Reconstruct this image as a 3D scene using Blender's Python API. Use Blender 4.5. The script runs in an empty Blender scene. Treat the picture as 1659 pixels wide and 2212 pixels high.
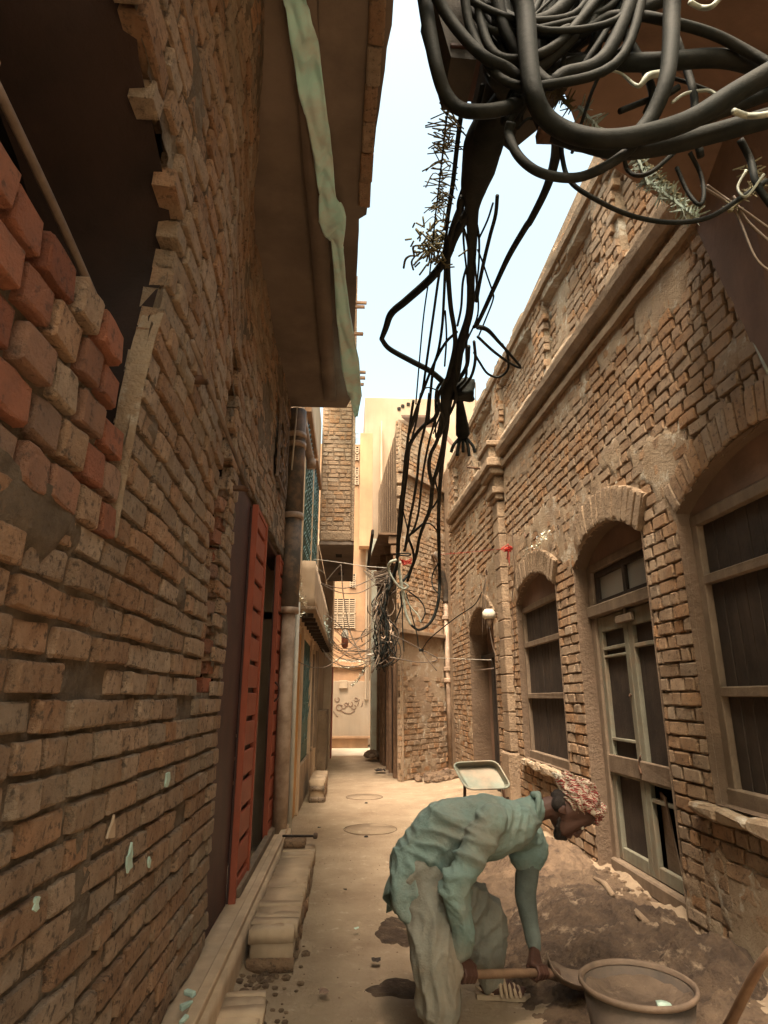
import bpy, bmesh, math, random
import numpy as np
from mathutils import Vector, Matrix, noise as N
R = random.Random(7)
sc = bpy.context.scene
COL = sc.collection
# ------------------------------------------------------------------ camera
F = 1350.0; PX, PY = 829.5, 1106.0; VU, VV = 755.0, 1505.0; H = 1.6      # read from the vanishing points
pitch = math.atan((VV-PY)/F); yaw = math.atan((PX-VU)/math.hypot(F, VV-PY))
cam = bpy.data.cameras.new('camera'); co = bpy.data.objects.new('camera', cam); COL.objects.link(co)
co.location = (0, 0, H); co.rotation_euler = (math.pi/2+pitch, 0, -yaw)
cam.sensor_fit = 'HORIZONTAL'; cam.sensor_width = 36; cam.lens = 36*F/1659
cam.clip_start = .05; cam.clip_end = 500
sc.camera = co
# ------------------------------------------------------------------ sky, sun, exposure
SUN_EL, SUN_AZ = math.radians(65), math.radians(-166)    # azimuth from +y towards +x
w = bpy.data.worlds.new("World"); sc.world = w; w.use_nodes = True
nt = w.node_tree; bg = nt.nodes['Background']
sky = nt.nodes.new('ShaderNodeTexSky'); sky.sky_type = 'NISHITA'; sky.sun_disc = False
sky.sun_elevation = SUN_EL; sky.sun_rotation = SUN_AZ; sky.dust_density = 5; sky.air_density = 1.3; sky.ozone_density = 1
mx = nt.nodes.new('ShaderNodeMix'); mx.data_type = 'RGBA'; mx.blend_type = 'MULTIPLY'; mx.inputs[0].default_value = 1
nt.links.new(sky.outputs[0], mx.inputs[6]); mx.inputs[7].default_value = (.87, .815, .60, 1)
nt.links.new(mx.outputs[2], bg.inputs[0]); bg.inputs[1].default_value = .15
sl = bpy.data.lights.new('sun', 'SUN'); sl.energy = 2.2; sl.angle = math.radians(20); sl.color = (1, .84, .69)
so = bpy.data.objects.new('sun', sl); COL.objects.link(so)
sd = Vector((math.sin(SUN_AZ)*math.cos(SUN_EL), math.cos(SUN_AZ)*math.cos(SUN_EL), math.sin(SUN_EL)))
so.rotation_euler = sd.to_track_quat('Z', 'Y').to_euler(); so.location = (0, 0, 20)
sc.view_settings.view_transform = 'Standard'; sc.view_settings.look = 'None'
sc.view_settings.gamma = 1; sc.view_settings.use_curve_mapping = False
sc.view_settings.exposure = 2.3
sc.cycles.max_bounces = 8; sc.cycles.diffuse_bounces = 5; sc.cycles.use_denoising = True

# ------------------------------------------------------------------ measuring helpers
cp, sp_, cy, sy = math.cos(pitch), math.sin(pitch), math.cos(yaw), math.sin(yaw)
def ray(u, v):
    a = (u-PX)/F; b = (PY-v)/F
    y = cp-b*sp_; z = sp_+b*cp
    return a*cy+y*sy, -a*sy+y*cy, z
def at(u, v, x=None, y=None, z=None):
    d = ray(u, v)
    t = x/d[0] if x is not None else y/d[1] if y is not None else (z-H)/d[2]
    return Vector((d[0]*t, d[1]*t, H+d[2]*t))
def pj(p):
    x, y, z = p; z -= H
    xx = x*cy-y*sy; yy = x*sy+y*cy
    f = yy*cp+z*sp_
    if f < .05: return None
    return PX+F*xx/f, PY-F*(-yy*sp_+z*cp)/f
def inframe(p, m=160):
    q = pj(p)
    return q is not None and -m < q[0] < 1659+m and -m < q[1] < 2212+m
def sstep(a, b, x):
    t = min(1, max(0, (x-a)/(b-a))); return t*t*(3-2*t)
def fn(x, y, z, s=1.0): return N.noise(Vector((x*s, y*s, z*s)))

# ------------------------------------------------------------------ object helpers
def tag(o, label=None, cat=None, group=None, kind=None):
    if label: o['label'] = label
    if cat: o['category'] = cat
    if group: o['group'] = group
    if kind: o['kind'] = kind
    return o
def empty(name, loc, label, cat, group=None, rot=(0, 0, 0)):
    o = bpy.data.objects.new(name, None); COL.objects.link(o); o.location = loc; o.rotation_euler = rot
    o.empty_display_size = .1
    return tag(o, label, cat, group)
def link(name, me, parent=None):
    o = bpy.data.objects.new(name, me); COL.objects.link(o)
    if parent is not None:
        o.parent = parent
        o.matrix_parent_inverse = parent_inv(parent)
    return o
def mw(o):
    m = Matrix.LocRotScale(o.location, o.rotation_euler, o.scale) if o.type == 'EMPTY' or True else o.matrix_basis
    if o.parent: return mw(o.parent) @ o.matrix_parent_inverse @ o.matrix_basis
    return o.matrix_basis.copy()
def parent_inv(p): return mw(p).inverted()
def mesh(name, vs, fs, mat, parent=None, smooth=False):
    me = bpy.data.meshes.new(name); me.from_pydata([tuple(v) for v in vs], [], fs); me.update()
    if isinstance(mat, (list, tuple)):
        for m in mat: me.materials.append(m)
    else: me.materials.append(mat)
    if smooth: me.polygons.foreach_set('use_smooth', [True]*len(me.polygons))
    return link(name, me, parent)
def from_bm(name, bm, mat, parent=None, smooth=False):
    me = bpy.data.meshes.new(name); bm.to_mesh(me); bm.free(); me.materials.append(mat)
    if smooth: me.polygons.foreach_set('use_smooth', [True]*len(me.polygons))
    return link(name, me, parent)
def frame_of(x_axis, z_axis, loc):
    X = Vector(x_axis).normalized(); Z = Vector(z_axis); Y = Z.cross(X).normalized(); Z = X.cross(Y)
    m = Matrix.Identity(4)
    for i in range(3): m[i][0] = X[i]; m[i][1] = Y[i]; m[i][2] = Z[i]; m[i][3] = loc[i]
    return m
def bm_box(bm, c, s, M=None, bev=0, jit=0):
    r = bmesh.ops.create_cube(bm, size=1)
    vs = r['verts']
    for v in vs: v.co = Vector((v.co.x*s[0], v.co.y*s[1], v.co.z*s[2])) + Vector([R.uniform(-jit, jit) for _ in range(3)])
    if bev:
        es = list({e for v in vs for e in v.link_edges})
        rr = bmesh.ops.bevel(bm, geom=es, offset=bev, segments=1, affect='EDGES')
        vs = list({v for f in rr['faces'] for v in f.verts} | {v for v in vs if v.is_valid})
    m = Matrix.Translation(Vector(c)) if M is None else M @ Matrix.Translation(Vector(c))
    for v in vs: v.co = m @ v.co
    return vs
def box(name, lo, hi, mat, parent=None, bev=.004, jit=0, M=None, sub=0, rough=0):
    bm = bmesh.new(); lo = Vector(lo); hi = Vector(hi)
    bm_box(bm, (lo+hi)/2, hi-lo, M, bev, jit)
    if sub:
        bmesh.ops.subdivide_edges(bm, edges=[e for e in bm.edges if e.calc_length() > .08], cuts=sub, use_grid_fill=True)
        for v in bm.verts: v.co += N.noise_vector(v.co*9)*rough
    return from_bm(name, bm, mat, parent)
SPLIT = {'sill', 'rail', 'window_jamb', 'pilaster', 'parapet_top', 'capital', 'shutter', 'bracket', 'joist', 'door', 'door_post', 'eave_board', 'edge_lip', 'pier', 'window_hood', 'ochre_door',
         'window_bar', 'ledge', 'column', 'pipe_joint', 'soffit_hole', 'wall_hole', 'lock_plate', 'footing', 'upper_corner', 'plank_rest_block', 'fanlight_frame', 'top_bolt', 'louvre'}
def boxes(name, lst, mat, parent=None, bev=.003, jit=0, M=None):
    if name in SPLIT and len(lst) > 1:
        for p in lst: o = boxes(name, [p], mat, parent, bev, jit, M)
        return o
    bm = bmesh.new()
    for lo, hi in lst:
        lo = Vector(lo); hi = Vector(hi); bm_box(bm, (lo+hi)/2, hi-lo, M, bev, jit)
    return from_bm(name, bm, mat, parent)
def spline(pts, n=6):
    P = [Vector(p) for p in pts]
    if len(P) < 3: return [P[0].lerp(P[-1], i/n) for i in range(n+1)]
    P = [P[0]*2-P[1]] + P + [P[-1]*2-P[-2]]; out = []
    for i in range(1, len(P)-2):
        a, b, c, d = P[i-1:i+3]
        for k in range(n):
            t = k/n
            out.append(.5*((2*b)+(c-a)*t+(2*a-5*b+4*c-d)*t*t+(3*b-a-3*c+d)*t**3))
    out.append(P[-2]); return out
def tube_geo(pts, rad, sides=8, n=6, raw=False):
    C = [Vector(p) for p in pts] if raw else spline(pts, n)
    m = len(C)
    if isinstance(rad, (int, float)): rr = [rad]*m
    else:
        k = len(rad)-1; rr = []
        for i in range(m):
            t = i/(m-1)*k; j = min(int(t), k-1); rr.append(rad[j]+(rad[j+1]-rad[j])*(t-j))
    vs = []; fs = []; up = None
    for i, c in enumerate(C):
        t = (C[min(i+1, m-1)]-C[max(i-1, 0)])
        if t.length < 1e-7: t = Vector((0, 0, 1))
        t.normalize()
        if up is None: up = Vector((1, 0, 0)) if abs(t.x) < .8 else Vector((0, 1, 0))
        a = (up-t*up.dot(t)); 
        if a.length < 1e-4: a = t.orthogonal()
        a.normalize(); b = t.cross(a); up = a
        for k in range(sides):
            th = 2*math.pi*k/sides
            vs.append(c+(a*math.cos(th)+b*math.sin(th))*rr[i])
    for i in range(m-1):
        for k in range(sides):
            k2 = (k+1) % sides
            fs.append((i*sides+k, i*sides+k2, (i+1)*sides+k2, (i+1)*sides+k))
    fs.append(tuple(range(sides))[::-1]); fs.append(tuple((m-1)*sides+k for k in range(sides)))
    return vs, fs
def tube(name, pts, rad, mat, parent=None, sides=8, n=6, raw=False):
    v, f = tube_geo(pts, rad, sides, n, raw)
    return mesh(name, v, f, mat, parent, True)
def tubes(name, lst, mat, parent=None, sides=6, n=5):
    V = []; Fc = []
    for pts, rad in lst:
        v, f = tube_geo(pts, rad, sides, n); o = len(V)
        V += v; Fc += [tuple(i+o for i in q) for q in f]
    return mesh(name, V, Fc, mat, parent, True)
def lathe(name, prof, mat, parent=None, loc=(0, 0, 0), seg=32, M=None, smooth=True):
    vs = []; fs = []; n = len(prof)
    for k in range(seg):
        a = 2*math.pi*k/seg
        for r, z in prof: vs.append(Vector((r*math.cos(a), r*math.sin(a), z)))
    for k in range(seg):
        k2 = (k+1) % seg
        for i in range(n-1): fs.append((k*n+i, k2*n+i, k2*n+i+1, k*n+i+1))
    T = M if M is not None else Matrix.Translation(Vector(loc))
    return mesh(name, [T @ v for v in vs], fs, mat, parent, smooth)

# ------------------------------------------------------------------ materials
def mat(name, c1, c2=None, scale=4, rough=.9, bump=.3, bscale=60, metal=0, rnd=0, stain=None, sscale=.7, samt=.6, c3=None, c3scale=12, c3cut=.6,
        streak=None, spec=.3, hue=0, bdist=.01):
    m = bpy.data.materials.new(name); m.use_nodes = True; t = m.node_tree; nd = t.nodes; L = t.links
    b = nd['Principled BSDF']; b.inputs['Roughness'].default_value = rough; b.inputs['Metallic'].default_value = metal
    b.inputs['Specular IOR Level'].default_value = spec
    g = nd.new('ShaderNodeNewGeometry'); pos = g.outputs['Position']
    def nz(s, det=5, ro=.6, vec=pos):
        n = nd.new('ShaderNodeTexNoise'); n.inputs['Scale'].default_value = s; n.inputs['Detail'].default_value = det
        n.inputs['Roughness'].default_value = ro; L.new(vec, n.inputs['Vector']); return n.outputs['Fac']
    def ramp(fac, lo, hi):
        r = nd.new('ShaderNodeMapRange'); r.inputs[1].default_value = lo; r.inputs[2].default_value = hi; L.new(fac, r.inputs[0]); return r.outputs[0]
    def mixc(fac, a, bcol, mode='MIX'):
        x = nd.new('ShaderNodeMix'); x.data_type = 'RGBA'; x.blend_type = mode
        if isinstance(fac, (int, float)): x.inputs[0].default_value = fac
        else: L.new(fac, x.inputs[0])
        for i, q in ((6, a), (7, bcol)):
            if isinstance(q, tuple): x.inputs[i].default_value = (*q, 1)
            else: L.new(q, x.inputs[i])
        return x.outputs[2]
    col = mixc(ramp(nz(scale), .35, .65), c1, c2 or c1)
    if c3: col = mixc(ramp(nz(c3scale, 4, .7), c3cut, c3cut+.12), col, c3)
    if rnd:
        oi = nd.new('ShaderNodeObjectInfo'); ad = nd.new('ShaderNodeMath'); ad.operation = 'ADD'
        L.new(oi.outputs['Random'], ad.inputs[0]); L.new(g.outputs['Random Per Island'], ad.inputs[1])
        fr = nd.new('ShaderNodeMath'); fr.operation = 'FRACT'; L.new(ad.outputs[0], fr.inputs[0])
        hs = nd.new('ShaderNodeHueSaturation'); L.new(col, hs.inputs['Color'])
        mr = nd.new('ShaderNodeMapRange'); L.new(fr.outputs[0], mr.inputs[0]); mr.inputs[3].default_value = 1-rnd; mr.inputs[4].default_value = 1+rnd
        L.new(mr.outputs[0], hs.inputs['Value'])
        if hue:
            m7 = nd.new('ShaderNodeMath'); m7.operation = 'MULTIPLY'; m7.inputs[1].default_value = 7.31; L.new(fr.outputs[0], m7.inputs[0])
            f2 = nd.new('ShaderNodeMath'); f2.operation = 'FRACT'; L.new(m7.outputs[0], f2.inputs[0])
            mh = nd.new('ShaderNodeMapRange'); L.new(f2.outputs[0], mh.inputs[0]); mh.inputs[3].default_value = .5-hue; mh.inputs[4].default_value = .5+hue
            L.new(mh.outputs[0], hs.inputs['Hue'])
            ms = nd.new('ShaderNodeMapRange'); L.new(f2.outputs[0], ms.inputs[0]); ms.inputs[3].default_value = 1.2; ms.inputs[4].default_value = .8
            L.new(ms.outputs[0], hs.inputs['Saturation'])
        col = hs.outputs['Color']
    if stain: 
        n1 = ramp(nz(sscale, 6, .65), .45, .68)
        mm = nd.new('ShaderNodeMath'); mm.operation = 'MULTIPLY'; mm.inputs[1].default_value = samt; L.new(n1, mm.inputs[0])
        col = mixc(mm.outputs[0], col, stain)
    if streak:
        mp = nd.new('ShaderNodeVectorMath'); mp.operation = 'MULTIPLY'; mp.inputs[1].default_value = streak; L.new(pos, mp.inputs[0])
        s = ramp(nz(1, 6, .6, mp.outputs[0]), .35, .7)
        mm = nd.new('ShaderNodeMath'); mm.operation = 'MULTIPLY'; mm.inputs[1].default_value = .55; L.new(s, mm.inputs[0])
        col = mixc(mm.outputs[0], col, tuple(x*.42 for x in c1))
    L.new(col, b.inputs['Base Color'])
    if bump:
        bp = nd.new('ShaderNodeBump'); bp.inputs['Strength'].default_value = bump; bp.inputs['Distance'].default_value = bdist
        L.new(nz(bscale, 6, .7), bp.inputs['Height']); L.new(bp.outputs[0], b.inputs['Normal'])
    return m
MT = {}
MT['brick_l'] = mat('old_brick', (.48, .325, .215), (.36, .23, .145), 14, .95, 1, 75, rnd=.20, hue=.008, stain=(.37, .30, .215), sscale=1.6, samt=.6, c3=(.15, .105, .075), c3scale=34, c3cut=.53, bdist=.035)
MT['brick_red'] = mat('red_brick', (.40, .20, .125), (.31, .165, .11), 12, .95, 1, 70, rnd=.26, hue=.014, c3=(.17, .10, .07), c3scale=24, c3cut=.56, bdist=.035)
MT['brick_r'] = mat('dusty_brick', (.45, .30, .185), (.36, .225, .135), 14, .95, 1, 80, rnd=.15, hue=.006, stain=(.46, .36, .26), sscale=.9, samt=.6, c3=(.16, .105, .07), c3scale=30, c3cut=.54, bdist=.03)
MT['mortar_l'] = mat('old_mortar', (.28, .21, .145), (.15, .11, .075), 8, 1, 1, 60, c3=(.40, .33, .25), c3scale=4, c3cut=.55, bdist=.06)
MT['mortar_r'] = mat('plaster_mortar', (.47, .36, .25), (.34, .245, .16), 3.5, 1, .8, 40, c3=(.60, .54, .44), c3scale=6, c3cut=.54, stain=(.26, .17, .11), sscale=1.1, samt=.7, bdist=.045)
MT['plaster'] = mat('worn_plaster', (.44, .32, .215), (.33, .23, .15), 5, .95, 1, 30, stain=(.22, .15, .10), sscale=1.8, samt=.7, c3=(.18, .12, .08), c3scale=14, c3cut=.6, streak=(3, 3, .8), bdist=.04)
MT['cream'] = mat('cream_plaster', (.62, .47, .33), (.52, .38, .25), 2, .95, .3, 35, stain=(.3, .2, .13), sscale=.8, samt=.5, streak=(4, 4, .5))
MT['orange_wall'] = mat('orange_plaster', (.46, .28, .16), (.36, .215, .125), 1.2, .95, .3, 20, stain=(.27, .18, .12), sscale=.6, samt=.6, streak=(2, 2, .3))
MT['pale_concrete'] = mat('pale_concrete', (.42, .335, .25), (.33, .255, .18), .6, .95, .2, 20, stain=(.38, .26, .17), sscale=.4, samt=.6, streak=(1.6, 1.6, .25))
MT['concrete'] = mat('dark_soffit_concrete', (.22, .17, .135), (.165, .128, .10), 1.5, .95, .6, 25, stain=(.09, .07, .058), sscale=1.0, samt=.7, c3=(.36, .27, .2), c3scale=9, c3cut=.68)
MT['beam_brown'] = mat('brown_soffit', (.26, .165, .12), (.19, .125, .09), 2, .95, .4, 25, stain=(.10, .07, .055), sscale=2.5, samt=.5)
MT['ground'] = mat('dusty_ground', (.42, .32, .22), (.33, .245, .165), 2.6, 1, 1, 26, stain=(.23, .155, .10), sscale=.8, samt=.6, c3=(.50, .40, .29), c3scale=9, c3cut=.58, bdist=.03)
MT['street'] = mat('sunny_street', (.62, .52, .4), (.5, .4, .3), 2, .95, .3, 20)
MT['mud'] = mat('wet_mud', (.15, .10, .065), (.075, .05, .036), 9, .8, 1, 30, c3=(.34, .25, .17), c3scale=6, c3cut=.57, bdist=.06)
MT['rubble'] = mat('rubble', (.25, .17, .11), (.145, .097, .065), 9, 1, 1, 30, rnd=.2, c3=(.10, .07, .05), c3scale=9, c3cut=.58, bdist=.05)
MT['wood_grey'] = mat('weathered_wood', (.25, .185, .13), (.18, .13, .09), 7, .85, .7, 50, streak=(9, 9, .8), bdist=.008)
MT['wood_paint'] = mat('faded_paint_wood', (.26, .25, .19), (.19, .175, .13), 6, .8, .5, 40, stain=(.30, .20, .13), sscale=3, samt=.8, streak=(9, 9, .7), bdist=.008)
MT['wood_dark'] = mat('dark_board', (.05, .036, .028), (.035, .026, .021), 5, .8, .4, 40, stain=(.11, .08, .06), sscale=2.2, samt=.5, streak=(14, 14, .6))
MT['wood_brown'] = mat('brown_wood', (.26, .16, .095), (.18, .105, .065), 6, .8, .6, 50, streak=(9, .8, 9))
MT['red_gate'] = mat('red_painted_steel', (.31, .072, .036), (.25, .06, .03), 5, .6, .15, 60, stain=(.28, .08, .05), sscale=3, samt=.5)
MT['opening_shade'] = mat('shade_dark_plaster', (.035, .02, .016), (.02, .013, .011), 2, .95, .5, 20)  # darkness inside the left opening is put into this plaster's colour
MT['box_steel'] = mat('dark_box_steel', (.035, .032, .028), (.055, .045, .036), 5, .8, .4, 50)
MT['dark_steel'] = mat('dark_maroon_steel', (.07, .03, .025), (.045, .022, .02), 5, .6, .2, 60)
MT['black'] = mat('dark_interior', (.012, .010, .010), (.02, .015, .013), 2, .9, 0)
MT['ochre'] = mat('ochre_door_paint', (.50, .24, .04), (.40, .18, .03), 5, .5, .2, 40, streak=(10, 10, .6))
MT['cable'] = mat('black_cable_rubber', (.006, .008, .007), (.013, .015, .013), 18, .7, .25, 50, spec=.15, stain=(.035, .032, .027), sscale=5, samt=.4)
MT['cable_pale'] = mat('pale_cable', (.42, .45, .38), (.25, .27, .23), 12, .5, .2, 50)
MT['wire'] = mat('dull_wire', (.09, .07, .055), (.2, .15, .11), 3, .6, .1, 50)
MT['rust'] = mat('rusty_iron', (.14, .075, .045), (.07, .045, .032), 14, .8, .5, 80)
MT['iron'] = mat('worn_iron_bar', (.22, .16, .12), (.12, .085, .065), 10, .6, .4, 80)
MT['pipe'] = mat('beige_pipe', (.48, .36, .27), (.38, .27, .19), 5, .5, .15, 40, stain=(.14, .09, .06), sscale=2.5, samt=.75)
MT['pipe_dark'] = mat('stained_pipe', (.12, .095, .075), (.07, .06, .05), 5, .6, .3, 40, stain=(.34, .21, .13), sscale=3.5, samt=.8)
MT['pipe_white'] = mat('white_pipe', (.6, .56, .48), (.5, .45, .37), 5, .5, .1, 40)
MT['kurta'] = mat('mint_grey_cotton', (.20, .285, .26), (.145, .21, .19), 5, .95, .8, 34, stain=(.24, .21, .165), sscale=3, samt=.7, bdist=.012)
MT['shalwar'] = mat('grey_tan_cotton', (.25, .25, .21), (.185, .18, .15), 5, .95, .8, 30, stain=(.28, .225, .165), sscale=3, samt=.6, bdist=.012)
MT['shaded_sleeve'] = mat('shaded_mint_cotton', (.16, .19, .17), (.115, .13, .115), 6, .95, .8, 34, bdist=.01)  # kurta cotton darkened: shade on the far arm is painted in
MT['skin'] = mat('brown_skin', (.085, .040, .028), (.06, .029, .021), 14, .55, .2, 120)
MT['hair'] = mat('dark_hair', (.018, .014, .012), (.03, .022, .018), 40, .7, .8, 200)
MT['sandal'] = mat('tan_rubber_sandal', (.42, .31, .21), (.33, .24, .16), 9, .7, .3, 60)
MT['reveal'] = mat('shade_brown_reveal', (.17, .115, .078), (.11, .075, .05), 6, .95, 1, 22, stain=(.24, .17, .12), sscale=3, samt=.5, bdist=.02)  # brown deepened so the shade of the recesses is in the colour
MT['sheet'] = mat('mint_plastic_sheet', (.46, .82, .78), (.62, .88, .86), 5, .35, .25, 18, spec=.6, stain=(.42, .33, .25), sscale=2.5, samt=.6)
MT['tin'] = mat('galvanised_tin_sheen', (.15, .125, .09), (.20, .25, .21), 2.2, .55, .2, 25, metal=.15, stain=(.34, .25, .18), sscale=3, samt=.7)  # second, mint tone paints a sky highlight onto the tray
MT['tub'] = mat('dusty_black_rubber', (.055, .045, .038), (.10, .075, .058), 6, .7, .5, 45, stain=(.16, .115, .08), sscale=4, samt=.5)
MT['rim'] = mat('dusty_rim', (.18, .125, .088), (.10, .072, .052), 9, .7, .4, 45)
MT['cement'] = mat('wet_cement_mix', (.15, .105, .072), (.08, .056, .04), 8, .6, 1, 30, c3=(.30, .22, .155), c3scale=9, c3cut=.62, bdist=.02)
MT['white_chip'] = mat('pale_mint_chip', (.45, .58, .50), (.35, .47, .40), 20, .6, .2, 60)
MT['tinsel'] = mat('silver_tinsel', (.75, .82, .76), (.9, .75, .5), 30, .2, 0, metal=.8)
MT['tinsel_mint'] = mat('mint_tinsel', (.40, .48, .42), (.22, .26, .22), 20, .3, 0, metal=.2, spec=.6)
MT['vine'] = mat('dry_vine', (.16, .14, .08), (.10, .09, .05), 15, .9, 0)
MT['red_cord'] = mat('red_cord', (.45, .03, .02), (.32, .02, .02), 10, .8, 0)
MT['glass'] = mat('dusty_glass', (.30, .31, .285), (.25, .255, .23), 3, .3, .05, 20, spec=.7, stain=(.28, .24, .2), sscale=4, samt=.5)
MT['louvre'] = mat('pale_louvre', (.42, .33, .24), (.34, .26, .18), 4, .7, .1, 30)
MT['blue_paint'] = mat('pale_mint_plaster', (.60, .66, .58), (.5, .53, .45), 2, .9, .2, 30, stain=(.4, .3, .2), sscale=1.2, samt=.6)
MT['cooler'] = mat('enamel_lamp', (.6, .55, .45), (.5, .44, .36), 9, .4, .1, 30)
MT['shop'] = mat('teal_grille_paint', (.05, .12, .11), (.09, .15, .13), 9, .4, .2, 60, spec=.6)
# turban: red and white check that follows the cloth
def turban_mat():
    m = bpy.data.materials.new('red_white_check'); m.use_nodes = True; t = m.node_tree; nd = t.nodes; L = t.links; b = nd['Principled BSDF']
    g = nd.new('ShaderNodeNewGeometry'); w1 = nd.new('ShaderNodeTexWave'); w1.inputs['Scale'].default_value = 17; w1.inputs['Distortion'].default_value = 14; w1.bands_direction = 'DIAGONAL'
    w2 = nd.new('ShaderNodeTexWave'); w2.inputs['Scale'].default_value = 26; w2.inputs['Distortion'].default_value = 12; w2.bands_direction = 'Z'
    n = nd.new('ShaderNodeTexNoise'); n.inputs['Scale'].default_value = 9; n.inputs['Detail'].default_value = 3
    for q in (w1, w2, n): L.new(g.outputs['Position'], q.inputs['Vector'])
    mu = nd.new('ShaderNodeMath'); mu.operation = 'MULTIPLY'; L.new(w1.outputs['Fac'], mu.inputs[0]); L.new(w2.outputs['Fac'], mu.inputs[1])
    ad = nd.new('ShaderNodeMath'); ad.operation = 'ADD'; L.new(mu.outputs[0], ad.inputs[0]); L.new(n.outputs['Fac'], ad.inputs[1])
    r = nd.new('ShaderNodeMapRange'); r.inputs[1].default_value = .66; r.inputs[2].default_value = .74; L.new(ad.outputs[0], r.inputs[0])
    x = nd.new('ShaderNodeMix'); x.data_type = 'RGBA'; L.new(r.outputs[0], x.inputs[0]); x.inputs[6].default_value = (.42, .35, .27, 1); x.inputs[7].default_value = (.22, .035, .03, 1)
    L.new(x.outputs[2], b.inputs['Base Color']); b.inputs['Roughness'].default_value = .95
    bp = nd.new('ShaderNodeBump'); bp.inputs['Strength'].default_value = .6; bp.inputs['Distance'].default_value = .006; L.new(mu.outputs[0], bp.inputs['Height']); L.new(bp.outputs[0], b.inputs['Normal'])
    return m
MT['turban'] = turban_mat()

# ------------------------------------------------------------------ brickwork
def brick_variant(k, rough):
    r = random.Random(100+k); nx, nz = 5, 4; V = []; Fc = []
    xs = [-.5, -.455, .05, .455, .5]; zs = [-.5, -.41, .41, .5]
    for j in range(nz):
        for i in range(nx):
            edge = i in (0, nx-1) or j in (0, nz-1); corner = i in (0, nx-1) and j in (0, nz-1)
            x = xs[i]*(.98 if edge else 1)+r.uniform(-.02, .02); z = zs[j]*(.97 if edge else 1)+r.uniform(-.05, .05)
            if corner: x *= .985; z *= r.uniform(.86, .99)
            V.append((x, (-.07 if edge else 0)-(.05 if corner else 0)+r.uniform(-rough, rough), z))
    Q = [(j*nx+i, j*nx+i+1, (j+1)*nx+i+1, (j+1)*nx+i) for j in range(nz-1) for i in range(nx-1)]
    Fc += [q[::-1] for q in Q]
    ring = [(0, i) for i in range(nx)]+[(j, nx-1) for j in range(1, nz)]+[(nz-1, i) for i in range(nx-2, -1, -1)]+[(j, 0) for j in range(nz-2, 0, -1)]
    b0 = len(V)
    for j, i in ring: V.append((xs[i]*1.0, -1, zs[j]*1.0))
    m = len(ring)
    for k2 in range(m):
        a = ring[k2][0]*nx+ring[k2][1]; b = ring[(k2+1) % m][0]*nx+ring[(k2+1) % m][1]
        Fc.append((a, b, b0+(k2+1) % m, b0+k2)[::1])
    return np.array(V), Fc
VARS = [brick_variant(k, .035) for k in range(14)]
VM = {}
def variant_mesh(k, m):
    key = (k, m.name)
    if key not in VM:
        V, Fc = VARS[k]; me = bpy.data.meshes.new('brick'); me.from_pydata(V.tolist(), [], Fc); me.materials.append(m)
        bm = bmesh.new(); bm.from_mesh(me); bmesh.ops.recalc_face_normals(bm, faces=bm.faces); bm.to_mesh(me); bm.free()
        VM[key] = me
    return VM[key]
def place_bricks(root, mats4, m, nobj=300, name='brick', margin=170):
    """mats4: list of 4x4 with the brick's length, depth and height as its axes"""
    L = []
    for M in mats4:
        p = M.translation
        if not inframe(p, margin): continue
        d = (p-Vector((0, 0, H))).length
        vis = inframe(p, 10)
        L.append((-(M.col[0].to_3d().length*M.col[2].to_3d().length)**.5/d*(1 if vis else .2), R.randrange(len(VARS)), M))
    L.sort(key=lambda t: t[0])
    inv = mw(root).inverted()
    for s, k, M in L[:nobj]:
        o = bpy.data.objects.new(name, variant_mesh(k, m)); COL.objects.link(o); o.parent = root; o.matrix_basis = inv @ M
    rest = L[nobj:]
    if rest:
        AV = []; AF = []; off = 0
        for s, k, M in rest:
            V, Fc = VARS[k]; A = np.array(M)[:3]
            AV.append(V @ A[:, :3].T + A[:, 3]); AF += [tuple(i+off for i in q) for q in Fc]; off += len(V)
        o = mesh('far_bricks', np.concatenate(AV).tolist(), AF, m, root); o['kind'] = 'stuff'
        bm = bmesh.new(); bm.from_mesh(o.data); bmesh.ops.recalc_face_normals(bm, faces=bm.faces); bm.to_mesh(o.data); bm.free()
def bmat(p, nrm, up, ln, dp, h, tw=0):
    Nn = Vector(nrm).normalized(); Z = Vector(up); S = Nn.cross(Z).normalized(); Z = S.cross(Nn).normalized()
    if tw:
        q = Matrix.Rotation(tw, 3, Nn); S = q @ S; Z = q @ Z
    M = Matrix.Identity(4)
    for i in range(3): M[i][0] = S[i]*ln; M[i][1] = Nn[i]*dp; M[i][2] = Z[i]*h; M[i][3] = p[i]
    return M
class Arch:
    def __init__(s, a, b, zb, zs, rise, t=.2):
        s.a, s.b, s.zb, s.zs, s.rise, s.t = a, b, zb, zs, rise, t
        s.w = (b-a)/2; s.c = (a+b)/2; s.Rr = (s.w**2+rise**2)/(2*rise) if rise > 0 else 1e3; s.zc = zs+rise-s.Rr
        s.am = math.asin(min(1, s.w/s.Rr))
    def hole(s, z):
        if z < s.zb or z > s.zs+s.rise: return None
        if z <= s.zs: return s.a, s.b
        h = math.sqrt(max(0, s.Rr**2-(z-s.zc)**2)); return s.c-h, s.c+h
    def ring(s, z):
        if z < s.zb or z > s.zs+s.rise+s.t: return None
        if z <= s.zs: return s.a, s.b
        h = min(math.sqrt(max(0, (s.Rr+s.t)**2-(z-s.zc)**2)), (z-s.zc)*math.tan(s.am)); return s.c-h, s.c+h
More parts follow.
